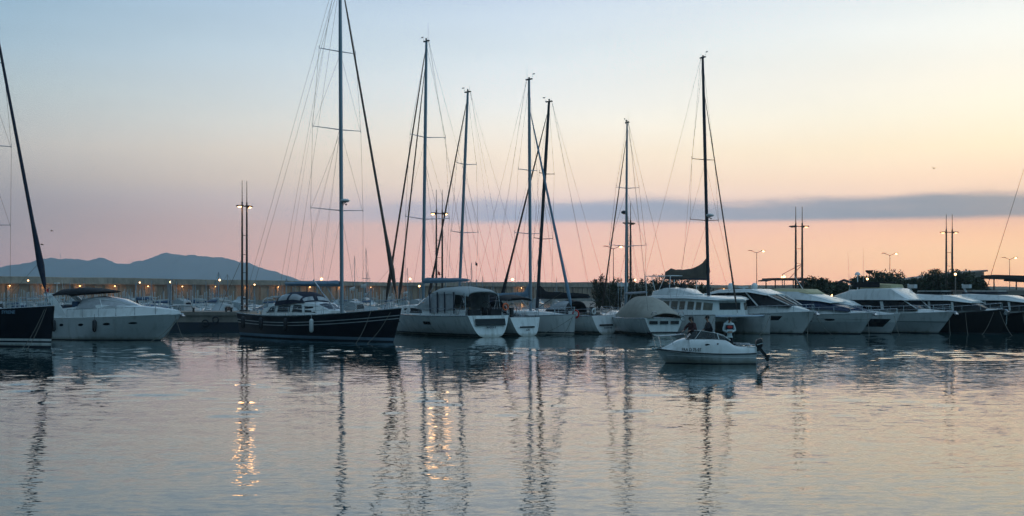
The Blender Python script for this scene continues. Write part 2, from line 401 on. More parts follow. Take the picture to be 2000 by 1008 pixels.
def windows(root, sts, specs, m='glass_dark', sides=(1, -1), name='window'):
    """specs: (xa_bottom, xb_bottom, xa_top, xb_top, f0, f1)"""
    for (a0, b0, a1, b1, f0, f1) in specs:
        for sd in sides:
            b = MB(); n = 6; vs = []
            for i in range(n + 1):
                k = i / n
                for j in range(4):
                    g = j / 3; x = lerp(lerp(a0, b0, k), lerp(a1, b1, k), g); vs.append(side_pt(sts, x, lerp(f0, f1, g), sd, .018))
            N_ = len(vs)
            b.add(vs, [(i * 4 + j, i * 4 + j + 1, (i + 1) * 4 + j + 1, (i + 1) * 4 + j) for i in range(n) for j in range(3)])
            b.build(name, m, root)
def top_patch(root, name, sts, xa, xb, wf, m, off=.02, n=8, div=()):
    b = MB(); vs = []
    for i in range(n + 1):
        x = lerp(xa, xb, i / n); s = interp(sts, x); zc = (s[4] - s[3]) * .08
        for j in range(7):
            a = -1 + j / 3.0; y = a * max(.05, s[2] - .1) * wf; vs.append((x, y, s[4] + zc * (1 - abs(a)) + off))
    b.add(vs, [(i * 7 + j, i * 7 + j + 1, (i + 1) * 7 + j + 1, (i + 1) * 7 + j) for i in range(n) for j in range(6)])
    return b.build(name, m, root)
def arch(root, name, sts, m, th=.04, n=14, pw=2.6):
    """fabric hood: rings of half superellipse arcs (x, halfwidth, zbase, ztop)"""
    b = MB(); outer = []
    for x, w, z0, z1 in sts:
        r = []
        for k in (1, 0):
            idx = range(n + 1) if k else range(n, -1, -1)
            for i in idx:
                a = math.pi * i / n; c, s_ = math.cos(a), math.sin(a)
                ww = w - (0 if k else th); zz = (z1 - z0) - (0 if k else th)
                r.append((x, ww * abs(c) ** (2 / pw) * (1 if c > 0 else -1), z0 + zz * abs(s_) ** (2 / pw)))
        outer.append(r)
    b.loft(outer); return b.build(name, m, root)
def arch_window(root, sts, ka, kb, a0, a1, m='glass_vinyl', pw=2.6, name='window'):
    b = MB(); vs = []; n = 6
    def P(k, a):
        i = min(int(k), len(sts) - 2); f = k - i; x, w, z0, z1 = (lerp(sts[i][q], sts[i + 1][q], f) for q in range(4))
        c, s_ = math.cos(R(a)), math.sin(R(a)); w += .02; h = z1 - z0 + .02
        return (x, w * abs(c) ** (2 / pw) * (1 if c > 0 else -1), z0 + h * abs(s_) ** (2 / pw))
    for i in range(n + 1):
        for j in range(n + 1): vs.append(P(lerp(ka, kb, i / n), lerp(a0, a1, j / n)))
    b.add(vs, [(i * (n + 1) + j, i * (n + 1) + j + 1, (i + 1) * (n + 1) + j + 1, (i + 1) * (n + 1) + j) for i in range(n) for j in range(n)])
    return b.build(name, m, root)
def railing(root, H, xa, xb, h=.6, step=1.8, wires=1, name='railing', slack=0, m='steel'):
    b = MB(); n = max(2, int((xb - xa) / step)); pr = {1: [], -1: []}
    for i in range(n + 1):
        x = lerp(xa, xb, i / n); t = x / H.L; q = H.pt(min(t, .995), H.sheer(t))
        for sd in (1, -1):
            p = Vector((q[0], sd * max(.04, q[1] - .06), q[2])); b.tube(p, p + Vector((0, 0, h)), .023, n=5); pr[sd].append(p)
    for sd in (1, -1):
        for w in range(wires):
            hh = h * (1 - w / (wires)) if wires > 1 else h
            b.path([p + Vector((0, 0, hh)) for p in pr[sd]], .019 if w == 0 else .010, 5)
    if xb > H.L * .93: b.tube(pr[1][-1] + Vector((0, 0, h)), pr[-1][-1] + Vector((0, 0, h)), .013, n=5)
    return b.build(name, m, root)
def fender(root, x, y, z, h=.7, r=.14, m='rubber'):
    b = MB(); b.loft([[(x + q * math.cos(a), y + q * math.sin(a), zz) for a in [2 * math.pi * i / 10 for i in range(10)]] for q, zz in ((.03, z), (r * .7, z - .05), (r, z - .15), (r, z - h + .15), (r * .7, z - h + .05), (.03, z - h))])
    b.tube((x, y, z), (x, y, z + .4), .012, n=5); return b.build('fender', m, root)
def hull_patch(root, H, x0, x1, z0, z1, m='glass_dark', name='hull_window', sides=(1, -1), slant=0, rnd=False, off=.015):
    for sd in sides:
        b = MB(); vs = []; n = 6; k_ = 3
        for i in range(n + 1):
            for j in range(k_ + 1):
                u = i / n; v = j / k_; z = lerp(z0, z1, v)
                if rnd:
                    g = math.sqrt(max(.02, 1 - (2 * u - 1) ** 2)); z = (z0 + z1) / 2 + (v - .5) * (z1 - z0) * g
                x = lerp(x0, x1, u) + slant * v; q = H.pt(x / H.L, z); vs.append((q[0], sd * (q[1] + off), q[2]))
        b.add(vs, [(i * (k_ + 1) + j, i * (k_ + 1) + j + 1, (i + 1) * (k_ + 1) + j + 1, (i + 1) * (k_ + 1) + j) for i in range(n) for j in range(k_)])
        b.build(name, m, root)
def lifebuoy(root, c, r=.3, m='orange', ax_='x'):
    b = MB(); n = 18; rings = []
    for i in range(n):
        a = 2 * math.pi * i / n; rr = []
        for j in range(8):
            g = 2 * math.pi * j / 8; q = r + .07 * math.cos(g); w = .07 * math.sin(g)
            rr.append((c[0] + w, c[1] + q * math.cos(a), c[2] + q * math.sin(a)) if ax_ == 'x' else (c[0] + q * math.cos(a), c[1] + w, c[2] + q * math.sin(a)))
        rings.append(rr)
    rings.append(rings[0]); b.loft(rings, cap0=False, cap1=False); return b.build('lifebuoy', m, root)
def flag(root, p, w=.5, h=.35, m='red', staff=.9):
    b = MB(); b.tube(p, (p[0], p[1], p[2] + staff), .015, n=5, mi=0)
    vs = []
    for i in range(6):
        k = i / 5
        for z in (0, 1): vs.append((p[0] - w * k * .6, p[1] + .08 * math.sin(k * 6), p[2] + staff - .02 - z * h - k * w * .7))
    b.add(vs, [(2 * i, 2 * i + 1, 2 * i + 3, 2 * i + 2) for i in range(5)], 1)
    return b.build('flag', ['steel', m], root)

def rig(root, H, mx, zdeck, ztop, spr, tilt=.6, r=.12, fore=None, fore2=None, fr=.07, boom=None, cover=None, back=True, boomz=1.9, boomr=.12,
        radar=None, mastm='alu', covm='sail_blue', covh=.55, frm='canvas_navy', spreadw=1, clew=True, ant=1.3, bumpcover=None, wire=.013):
    """mast steps at (mx,0,zdeck); tilt = aft rake of the top in metres; spr: (z, half width)"""
    def mp(z): k = (z - zdeck) / (ztop - zdeck); return Vector((mx - tilt * k, 0, z))
    b = MB(); rings = []
    for i in range(13):
        k = i / 12; z = lerp(zdeck, ztop, k); c = mp(z); q = r * (1 if k < .75 else lerp(1, .72, (k - .75) / .25))
        rings.append([(c.x + 1.35 * q * math.cos(a), q * math.sin(a), z) for a in [2 * math.pi * j / 12 for j in range(12)]])
    b.loft(rings); mast = b.build('mast', mastm, root)
    h = MB(); T = mp(ztop)                                # masthead gear
    h.box((T.x, 0, ztop + .04), (.75, .16, .1)); h.tube((T.x - .25, 0, ztop), (T.x - .25, 0, ztop + ant), .012, .006, 5)
    h.tube((T.x + .3, 0, ztop), (T.x + .55, 0, ztop + .45), .01, n=5); h.box((T.x + .6, 0, ztop + .45), (.3, .02, .08)); h.box((T.x - .1, .1, ztop + .18), (.1, .1, .16))
    h.build('masthead_gear', 'alu_dark', mast)
    for z, w in spr:
        s_ = MB(); c = mp(z)
        for sd in (1, -1):
            e_ = Vector((c.x - w * .22, sd * w, z + w * .06)); s_.tube(c, e_, .045, .028, 6); s_.tube(e_ - Vector((0, 0, .1)), e_ + Vector((0, 0, .2)), .02, n=5)
        s_.build('spreader', 'alu_dark' if mastm == 'alu_dark' else 'alu', mast)
    w_ = MB(); cy = H.B * .44 if H else 1.8; zc = zdeck - .1
    for sd in (1, -1):
        pts = [Vector((T.x, 0, ztop - .25))] + [Vector((mp(z).x - w * .22, sd * w, z + w * .06)) for z, w in sorted(spr, reverse=True)] + [Vector((mx - .25, sd * cy, zc))]
        for p, q in zip(pts, pts[1:]): w_.tube(p, q, wire, n=4)
        zz = sorted(spr)
        for i, (z, w) in enumerate(zz):       # diagonals from spreader root to the tip below
            c = mp(z - .15)
            tip = Vector((mx - .25, sd * cy * .8, zc)) if i == 0 else Vector((mp(zz[i - 1][0]).x - zz[i - 1][1] * .22, sd * zz[i - 1][1], zz[i - 1][0]))
            w_.tube(c, tip, wire * .8, n=4)
        if back:
            w_.tube((T.x - .3, 0, ztop), (.35, sd * (H.B * .33 if H else 1), H.zs if H else 1.4), wire * .9, n=4)
    w_.build('standing_rigging', 'wire', mast)
    for k, ff in enumerate((fore, fore2)):
        if not ff: continue
        (xb, zb_), zt = ff; top = mp(zt); top.x += .15; bot = Vector((xb, 0, zb_)); j = MB(); d = top - bot
        q = fr * (1 if k == 0 else .85)
        j.path([bot, bot + d * .03, bot + d * .05, bot + d * .10, bot + d * .22, bot + d * .45, bot + d * .8, bot + d * .95, top], [.02, .03, q * 1.2, q * (2.3 if clew else 1.5), q * 1.25, q * 1.05, q * .8, q * .5, .02], 8)
        j.build('furled_jib', frm, root)
        if k == 0:
            w2 = MB(); w2.tube(bot + d * .11, Vector((mx - 1.2, cy * .8, zdeck)), .012, n=4); w2.build('jib_sheet', 'rope', root)
    if boom:
        bz = zdeck + boomz; x0 = mp(bz).x - .15; x1 = x0 - boom; bm_ = MB(); bm_.tube((x0, 0, bz), (x1, 0, bz + .1), boomr, boomr * .8, 10)
        bm_.tube((x0 - boom * .25, 0, bz - .1), (mx - .1, 0, zdeck + .2), .03, n=6)
        bm_.build('boom', mastm, root)
        if cover:
            c_ = MB(); rr = []; n = 14
            for i in range(n + 1):
                k = i / n; x = lerp(x0, x1 + .15, k); hh = covh * (1 - .55 * k) * (1 + .05 * math.sin(k * 19)); w0 = boomr * 1.5 * (1 - .35 * k)
                if bumpcover: hh += bumpcover * math.exp(-((k) / .07) ** 2)
                if i in (0, n): hh *= .8
                z_ = lerp(bz, bz + .1, k)
                rr.append([(x, w0 * math.sin(a) * (1 if math.cos(a) < 0 else max(.25, 1 - .6 * math.cos(a))), z_ - boomr * 1.1 + (hh + boomr) * (.5 + .5 * math.cos(a))) for a in [2 * math.pi * j / 12 for j in range(12)]])
            c_.loft(rr); c_.build('sail_cover', covm, root)
        l = MB(); l.tube((x1, 0, bz + .1), (T.x - .4, 0, ztop), .008, n=4)
        for sd in (1, -1): l.tube((x0 - boom * .35, sd * .1, bz + .2), mp(lerp(zdeck, ztop, .55)), .008, n=4); l.tube((x0 - boom * .7, sd * .1, bz + .2), mp(lerp(zdeck, ztop, .55)), .008, n=4)
        l.build('lazy_jack', 'wire', root)
    if radar:
        c = mp(radar); d = MB(); d.ball((c.x + .48, 0, radar + .14), (.36, .36, .15), n=14, m=8); d.build('radar_dome', 'gel_grey', mast)
        d = MB(); d.box((c.x + .28, 0, radar - .04), (.42, .14, .05)); d.tube((c.x + .12, 0, radar - .3), (c.x + .42, 0, radar - .06), .02, n=5); d.ball((c.x + .62, 0, radar - .16), .07); d.build('radar_bracket', 'alu_dark', mast)
    return mp
def head(hx, hy): return math.atan2(hy, hx)
def place_bow(px, D, L_wl, hx, hy):
    """root position of a boat whose bow waterline sits at pixel column px, distance D, pointing (hx,hy)"""
    n = math.hypot(hx, hy); hx /= n; hy /= n; bx = WX(px, D)
    return (bx - hx * L_wl, D - hy * L_wl, 0), head(hx, hy)
def mooring(root, pts):
    b = MB(); n = 8
    for p, q in pts:
        p = Vector(p); q = Vector(q)
        b.path([p.lerp(q, i / n) - Vector((0, 0, .25 * math.sin(math.pi * i / n))) for i in range(n + 1)], .02, 5)
    b.build('mooring_line', 'rope', root)
def text_obj(s, size, m, parent, loc, rot, th=.004, sx=1):
    cu = bpy.data.curves.new('lettering', 'FONT'); cu.body = s; cu.size = size; cu.extrude = th; cu.offset = size * .022
    tmp = bpy.data.objects.new('tmp', cu); C.objects.link(tmp)
    me = bpy.data.meshes.new_from_object(tmp.evaluated_get(bpy.context.evaluated_depsgraph_get())); bpy.data.objects.remove(tmp)
    me.materials.clear(); me.materials.append(M[m]); o = bpy.data.objects.new('lettering', me); C.objects.link(o); o.parent = parent; o.location = loc; o.rotation_euler = rot; o.scale = (sx, 1, 1)
    return o
# ------------------------------------------------------------------ setting
import numpy as np
def water_sheet():
    rs = np.random.RandomState(4); nv, nu = 1000, 430; y0, y1 = 16.0, 116.0
    k = np.linspace(0, 1, nv); yy = y0 + (y1 - y0) * k; u = np.linspace(-1, 1, nu); W = .46 * yy + 9
    Xg = u[None, :] * W[:, None]; Yg = np.repeat(yy[:, None], nu, 1); Zg = np.zeros_like(Xg)
    wx = Xg + .5 * np.sin(Yg * .13 + Xg * .05) ; wy = Yg + .35 * np.sin(Xg * .11 + 1.3) + .2 * np.sin(Xg * .37 + Yg * .21)
    lam = np.exp(rs.uniform(np.log(.55), np.log(2.1), 90)); wgt = (lam / 1.0) ** -.15; tot = math.sqrt((wgt ** 2).sum() / 2)
    for l, w in zip(lam, wgt):
        th = math.radians(rs.normal(92, 17)); kk = 2 * math.pi / l; sl_ = WAVE * w / tot; ph_ = rs.uniform(0, 6.28)
        Zg += sl_ / kk * np.sin(kk * (math.cos(th) * wx + math.sin(th) * wy) + ph_)
    pat = .72 + .34 * np.sin(Xg * .045 + Yg * .11 + .6) * np.sin(Xg * .021 - Yg * .07 + 2) + .2 * np.sin(Yg * .19 + Xg * .03)   # calmer and rougher patches
    fade = np.minimum(1, np.minimum((1 - np.abs(u))[None, :] * 12, np.minimum(k, 1 - k)[:, None] * 14)); Zg *= fade * pat
    vs = np.stack([Xg, Yg, Zg], -1).reshape(-1, 3); i = np.arange(nv * nu).reshape(nv, nu)
    f = np.stack([i[:-1, :-1], i[:-1, 1:], i[1:, 1:], i[1:, :-1]], -1).reshape(-1, 4)
    n = len(vs); c = lambda a, b_: int(i[a, b_]); A0, A1, B1, B0 = c(0, 0), c(0, -1), c(-1, -1), c(-1, 0)
    ext = np.array([(-6500, -100, 0), (6500, -100, 0), (6500, 16, 0), (6500, 116, 0), (6500, 8750, 0), (-6500, 8750, 0), (-6500, 116, 0), (-6500, 16, 0)], float)
    vs = np.vstack([vs, ext]); e = [n + j for j in range(8)]
    polys = [tuple(p) for p in f.tolist()] + [tuple([e[0], e[1], e[2]] + [int(q) for q in i[0, ::-1]] + [e[7]]), (A1, e[2], e[3], B1), (e[7], A0, B0, e[6]), tuple([e[6]] + [int(q) for q in i[-1, :]] + [e[3], e[4], e[5]])]
    # side strips follow the slanted edge of the wave patch
    polys[-3] = tuple([int(q) for q in i[:, -1]][::-1] + [e[2], e[3]]); polys[-2] = tuple([int(q) for q in i[:, 0]] + [e[6], e[7]])
    me = bpy.data.meshes.new('water'); me.from_pydata(vs.tolist(), [], polys); me.materials.append(M['water']); me.update(); me.shade_smooth()
    o = bpy.data.objects.new('water', me); C.objects.link(o); return o
WAVE = .058
tag(water_sheet(), kind='structure')
b = MB(); b.box((0, 4325, -1.15), (13200, 8900, .3)); tag(b.build('seabed', 'concrete', smooth=0), kind='structure')

prof = [(-900, 545), (-500, 530), (-200, 528), (-60, 527), (0, 521), (40, 516), (75, 507), (100, 504), (135, 505), (165, 508), (185, 506), (197, 502), (212, 509), (232, 514), (250, 515), (270, 510), (290, 505),
        (308, 498), (325, 494), (345, 496), (362, 498), (400, 500), (440, 504), (480, 513), (520, 525), (560, 538), (600, 552), (700, 568), (800, 571.5)]
def ridge(px):
    j_ = .9 * math.sin(px * .11 + 1) + .7 * math.sin(px * .23) + .5 * math.sin(px * .47 + 2)
    return ridge0(px) + (j_ if px < 560 else 0)
def ridge0(px):
    for (a, ya), (c, yc) in zip(prof, prof[1:]):
        if px <= c: k = (px - a) / (c - a); k = k * k * (3 - 2 * k) * .5 + k * .5; return lerp(ya, yc, k)
    return 572
b = MB(); D0 = 8000; nx, ny = 260, 26; vs = []
rnd = random.Random(3); ph = [(rnd.uniform(0, 6.28), rnd.uniform(.5, 1)) for _ in range(12)]
for j in range(ny + 1):
    v = j / ny * 2 - 1
    for i in range(nx + 1):
        px = -760 + 1560 * i / nx; x = WX(px, D0); hz = WZ(ridge(px), D0)
        env = max(0, 1 - abs(v)) ** .8
        rug = sum(math.sin(px * .018 * (q + 1) + p_[0] + v * 5 * p_[1]) / (q + 1.5) for q, p_ in enumerate(ph))
        z = -1 + hz * env * (1 + .10 * rug * abs(v) * (1 - abs(v)) * 4) * (1 if j not in (0, ny) else 0)
        vs.append((x, D0 + v * 700, z))
b.add(vs, [(j * (nx + 1) + i, j * (nx + 1) + i + 1, (j + 1) * (nx + 1) + i + 1, (j + 1) * (nx + 1) + i) for j in range(ny) for i in range(nx)])
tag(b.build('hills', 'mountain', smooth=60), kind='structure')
t_ = empty('watch_tower', (WX(324, D0), D0, WZ(496.5, D0)), 0, 'tiny watchtower on the summit of the far blue hill', 'tower')
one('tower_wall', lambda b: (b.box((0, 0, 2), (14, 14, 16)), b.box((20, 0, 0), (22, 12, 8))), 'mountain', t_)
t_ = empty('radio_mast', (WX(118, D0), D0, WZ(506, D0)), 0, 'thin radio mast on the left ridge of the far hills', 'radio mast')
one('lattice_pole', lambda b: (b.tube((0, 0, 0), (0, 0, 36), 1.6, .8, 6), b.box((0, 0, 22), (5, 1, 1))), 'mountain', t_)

# haze
def haze_box():
    b = MB(); b.box((0, (HFAR - 100) / 2, (HTOP + 2) / 2 - 1.5), (13400, HFAR + 100, HTOP + 3)); o = b.build('haze', 'water', smooth=0)
    m = bpy.data.materials.new('haze'); m.use_nodes = True; t = m.node_tree; t.nodes.clear()
    v = nd(t, 'ShaderNodeVolumePrincipled'); v.inputs['Color'].default_value = (.62, .85, 1, 1); v.inputs['Density'].default_value = HAZE; v.inputs['Anisotropy'].default_value = .45
    out = nd(t, 'ShaderNodeOutputMaterial'); t.links.new(v.outputs[0], out.inputs['Volume'])
    o.data.materials.clear(); o.data.materials.append(m); tag(o, kind='stuff'); return o

# breakwater
def bw_point(px): D = 528 / (1 - (px - 1000) / 2112); return Vector((.88 * (D - 528), D, 0))
A = bw_point(-420); B_ = bw_point(2080); dr = (B_ - A).normalized(); nr_ = Vector((dr.y, -dr.x, 0)); LN = (B_ - A).length
bw = empty('breakwater_wall', A, head(dr.x, dr.y), 'long tall stone breakwater wall with pilasters along the far side of the marina', 'breakwater')
def f(b):
    b.box((LN / 2, 2.0, 3.1), (LN, 4, 6.2))
    n = int(LN / 7)
    for i in range(n): b.box((i * 7 + 3, -.25, 2.9), (.9, .9, 5.8)); b.box((i * 7 + 6.5, -.1, 2.9), (.35, .5, 5.8))
one('wall', f, 'breakwall', bw, smooth=0)
one('ledge', lambda b: b.box((LN / 2, 1.4, 6.33), (LN, 4.8, .26)), 'breaktop', bw, smooth=0)
def f(b):
    n = 220; vs = []; rnd = random.Random(5); h = 0
    for i in range(n + 1):
        x = LN * i / n; h = h * .8 + rnd.uniform(-.09, .09); k = max(0, 1 - i / n * 1.0); top = 8.15 + h + .35 * math.sin(i * .11)
        vs += [(x, 1.2, 6.4), (x, 1.7, top - .15), (x, 2.4, top), (x, 8, top - .1), (x, 12, -.5)]
    b.add(vs, [(i * 5 + j, i * 5 + j + 1, (i + 1) * 5 + j + 1, (i + 1) * 5 + j) for i in range(n) for j in range(4)])
one('upper_parapet', f, 'breaktop', bw, smooth=30)
one('foot_quay', lambda b: b.box((LN / 2, -3.2, .55), (LN, 6, 1.1)), 'concrete', bw, smooth=0)

def wall_lamp():
    r = empty('wall_lamp', (0, 0, 0))
    one('bracket', lambda b: (b.box((0, -.2, .2), (.12, .5, .1)), b.box((0, -.5, .12), (.7, .4, .1))), 'lamp_head', r)
    one('bulb', lambda b: b.ball((0, -.5, -.05), (.24, .16, .15), n=8, m=6), 'lamp_lit', r)
    return r
wl0 = wall_lamp(); first = True
for i, px in enumerate([15, 84, 152, 220, 285, 352, 417, 478, 540, 601, 660, 720, 778, 1014, 1410]):
    r = wl0 if first else copy_tree(wl0); first = False
    p = bw_point(px); off = -nr_ * 0 + nr_ * .5
    q = p + nr_ * .75; r.location = (q.x, q.y, 5.75); r.rotation_euler.z = head(dr.x, dr.y)
    where = ('behind the dark bow at the left edge' if px < 40 else 'above the radar arch of the white cruiser' if px < 110 else 'behind the black bimini of the cruiser' if px < 180 else 'over the windscreen of the cruiser' if px < 240 else
             ['first', 'second', 'third', 'fourth'][min(3, i - 4)] + ' to the right of the white cruiser\'s windscreen' if px < 500 else 'over the stern of the dark sailing yacht' if px < 570 else 'above the black sprayhood of the dark yacht' if px < 630 else
             'just left of the dark yacht\'s mast' if px < 690 else 'between the dark yacht\'s mast and its forestay' if px < 750 else 'behind the furled jibs at the dark yacht\'s bow' if px < 800 else 'over the arch of the white sloop' if px < 1100 else 'behind the hardtop coupe yacht')
    tag(r, 'amber wall lamp on the breakwater ' + where, 'wall lamp', 'amber lamps along the breakwater wall')
    pl = bpy.data.lights.new('lamp_glow', 'POINT'); pl.energy = 60 * (p.length / 400) ** 1.2; pl.color = (1, .50, .16); pl.shadow_soft_size = .4
    po = bpy.data.objects.new('lamp_glow', pl); C.objects.link(po); po.parent = r; po.location = (0, -.9, -.3)

def pole_lamp(h, twin=False, lit=True, mt='lamp_bright'):
    r = empty('street_lamp', (0, 0, 0))
    one('pole', lambda b: b.tube((0, 0, 0), (0, 0, h), .10, .06, 8), 'lamp_pole', r)
    def f(b):
        b.tube((0, 0, h - .1), (1.1, 0, h + .3), .05, n=6); b.box((1.45, 0, h + .36), (.8, .3, .12))
        if twin: b.tube((0, 0, h - .1), (-1.1, 0, h + .3), .05, n=6); b.box((-1.45, 0, h + .36), (.8, .3, .12))
    one('lamp_arm', f, 'lamp_head', r)
    if lit: one('bulb', lambda b: b.ball((1.45, 0, h + .24), (.26, .26, .16), n=10, m=6), mt, r)
    return r
def globe_lamp(h, r_=.3, mt='lamp_bright'):
    r = empty('street_lamp', (0, 0, 0))
    one('pole', lambda b: b.tube((0, 0, 0), (0, 0, h), .08, .05, 8), 'roof_pale', r)
    one('bulb', lambda b: b.ball((0, 0, h + r_ * .6), r_, n=10, m=8), mt, r)
    one('lamp_cap', lambda b: b.box((0, 0, h + r_ * 1.65), (r_ * 1.5, r_ * 1.5, r_ * .2)), 'lamp_head', r)
    return r
def at_px(r, px, D, z=0, rz=0): r.location = (WX(px, D), D, z); r.rotation_euler.z = rz; return r
for px, py, D, s_, lab in [(55, 548, 340, .30, 'small round lamp on a thin pole before the breakwater, nearest the left edge'), (273, 552, 360, .3, 'round lamp on a pole above the cruiser\'s foredeck, left of a pair'), (333, 551, 370, .42, 'round lamp on a pole above the cruiser\'s pointed bow'),
        (429, 547, 330, .36, 'white round lamp on a tall pole left of the first twin lamp post'), (497, 556, 300, .26, 'small lamp on a pole just right of the first twin lamp post'), (482, 564, 300, .3, 'low lamp glowing behind the foot of the first twin lamp post'), (628, 545, 340, .5, 'bright lamp on a pole above the dark yacht\'s boom'), (801, 545, 390, .48, 'bright lamp on a pole left of the second yacht mast'),
        (819, 559, 210, .22, 'lamp glowing low against the foot of the white sloop\'s mast'), (1001, 546, 430, .62, 'bright lamp on a pole between the third and fourth masts'), (1109, 566, 200, .24, 'small bright lamp beside the blue furled forestay'), (1240, 547, 240, .32, 'lamp shining in front of the feathery bushes')]:
    z = WZ(py, D); s_ *= .72; r = globe_lamp(z - s_ * .6, s_); at_px(r, px, D); tag(r, lab, 'street lamp')

# quay
q = empty('quay', (0, 0, 0)); q['kind'] = 'structure'
def f(b):
    b.box((-15, 123.5, .70), (190, 9, 1.4)); b.box((-15, 123.5, 1.58), (190.3, 9.3, .34))
    rnd = random.Random(2)
one('quay_wall', f, 'concrete', q, smooth=0)
one('shade_band', lambda b: b.box((-15, 123.5, .2), (190.2, 9.2, 1.1)), 'antifoul', q, smooth=0)  # dark strip paints in the shade and dark reflection at the quay foot
one('land', lambda b: b.box((125, 205, .835), (230, 154, 1.67)), 'concrete', q, smooth=0)
for i, px in enumerate([350, 378, 442, 452, 830]):
    r = empty('bollard', (WX(px, 119.6), 119.6, 1.75), 0, 'dark bollard on the quay, ' + ['nearest the cruiser bow', 'second from the cruiser bow', 'left of the pair by the dark stern', 'right of the pair by the dark stern', 'hidden behind the white sloop'][i], 'bollard', 'bollards on the quay')
    one('post', lambda b: (b.tube((0, 0, 0), (0, 0, .32), .11, .09, 10), b.tube((0, 0, .32), (0, 0, .42), .17, .15, 10)), 'black_plastic', r)
for i, px in enumerate([421, 413]):
    r = empty('tyre_fender', (WX(px, 118.6), 118.62, 1.0), 0, ['dark tyre hung on the quay wall between the two left boats', 'second dark tyre hung lower on the quay wall'][i], 'tyre', 'tyres on the quay wall')
    lb = lifebuoy(r, (0, 0, 0), .28, 'rubber', 'y'); lb.name = 'tread'
    if i: r.location.z = .7; r.location.x -= .6

# twin lamp posts
def twin_post(lit=(1, 1), DIM=False):
    H_ = 13.05; sp_ = .24
    r = empty('twin_lamp_post', (0, 0, 0))
    for sx in (-1, 1):
        one('post', lambda b: (b.tube((sx * .32, 0, 0), (sx * .32, 0, 7), .12, .10, 10), b.tube((sx * .32, 0, 7), (sx * .32, 0, 10.9), .10, .075, 10), b.tube((sx * .32, 0, 10.9), (sx * .32, 0, H_), .045, .025, 8), b.box((sx * .32, 0, .1), (.4, .4, .2))), 'lamp_pole', r)
        h = one('lamp_head', lambda b: (b.box((sx * .62, 0, 10.52), (.62, .42, .13), ry=sx * .06), b.box((sx * .45, 0, 10.42), (.2, .25, .12))), 'lamp_head', r)
        on = lit[0 if sx < 0 else 1]
        one('bulb', lambda b: b.ball((sx * .68, -.02, 10.42), (.20, .18, .10), n=10, m=6), ('lamp_dim' if DIM else 'lamp_bright') if on else 'lamp_off', h)
        if on:
            pl = bpy.data.lights.new('lamp_glow', 'POINT'); pl.energy = 26 if not DIM else 7; pl.color = (1, .48, .16); pl.shadow_soft_size = .25
            po = bpy.data.objects.new('lamp_glow', pl); C.objects.link(po); po.parent = r; po.location = (sx * .85, -.1, 10.1)
    one('crossbar', lambda b: (b.box((0, 0, 10.5), (.7, .16, .1)), b.tube((-.32, 0, 7.6), (.32, 0, 7.6), .03, n=6), b.tube((-.32, 0, 3.9), (.32, 0, 3.9), .03, n=6), b.tube((-.32, 0, 5.7), (.32, 0, 5.7), .025, n=6)), 'lamp_pole', r)
    return r
for px, D, lit, rz, lab in [(477.5, 122, (1, 1), 1.0, 'twin-pole lamp post with both lamps lit, left of all, behind the dark yacht\'s stern'), (858, 133, (1, 1), .1, 'twin-pole lamp post with both lamps lit, between the first two white sloop masts'),
                       (1228.5, 152, (0, 0), .9, 'unlit twin-pole lamp post right behind the mast with the low radar'), (1560.5, 159, (0, 1), .12, 'twin-pole lamp post over the hardtop yachts, only its right lamp lit'), (1854, 174.5, (1, 1), .05, 'twin-pole lamp post at the far right above the round tree')]:
    r = twin_post(lit, px > 1500); at_px(r, px, D, 1.70, rz); tag(r, lab, 'lamp post', 'twin-pole lamp posts along the quay')
    if px < 500: one('guy_wire', lambda b: b.tube((-.4, 0, 5.2), (-3.4, 0, 0.2), .02, n=5), 'lamp_pole', r)
    if px > 1000:
        k = D / 122; r.scale = (1.1 if px < 1300 else 1.35, 1.3, 1)
for px, py, D, lit, lab in [(1198, 485, 200, True, 'single street lamp lit on its right arm, left of the unlit twin post'), (1478, 493, 230, True, 'street lamp with two arms above the coupe yacht'), (1738, 498, 240, True, 'street lamp with two arms above the flybridge yacht'), (1972, 506, 250, True, 'two-armed street lamp near the right edge')]:
    z = WZ(py, D) - 1.7; r = pole_lamp(z, True, lit); at_px(r, px, D, 1.68); tag(r, lab, 'street lamp', 'two-armed street lamps on the land')
    r.scale = (.85, 1, 1)
for i, (px, py) in enumerate([(1596, 576), (1625, 578), (1637, 577), (1648, 576.5), (1660, 577), (1673, 576.5), (1686, 576.5), (1694, 546), (1532, 541.5), (1528, 542), (1866, 541), (1695, 575), (2070, 500)][:11]):
    D = 190 if py > 570 else 168; z = WZ(py, D) - 1.7
    if D == 190: z = max(z, 1.2); 
    r = globe_lamp(z, .22 if py > 570 else .15); at_px(r, px, D - (20 if px == 1866 else 0), 1.68)
    tag(r, ['low lamp just over the cream roof cover', 'faint quay lamp, leftmost of the row under the dark trees', 'second faint quay lamp in the row under the dark trees', 'third faint quay lamp in the row under the dark trees', 'fourth quay lamp in the row under the dark trees', 'bright orange quay lamp left of the flybridge yacht', 'brightest quay lamp touching the flybridge yacht',
            'yellow lamp in the trees below the radar dish', 'lamp at the right tip of the shelter truss', 'lamp at the left tip of the shelter truss', 'yellow lamp in the round tree beside the right lamp post'][i], 'lamp', 'small lamps along the right-hand quay')

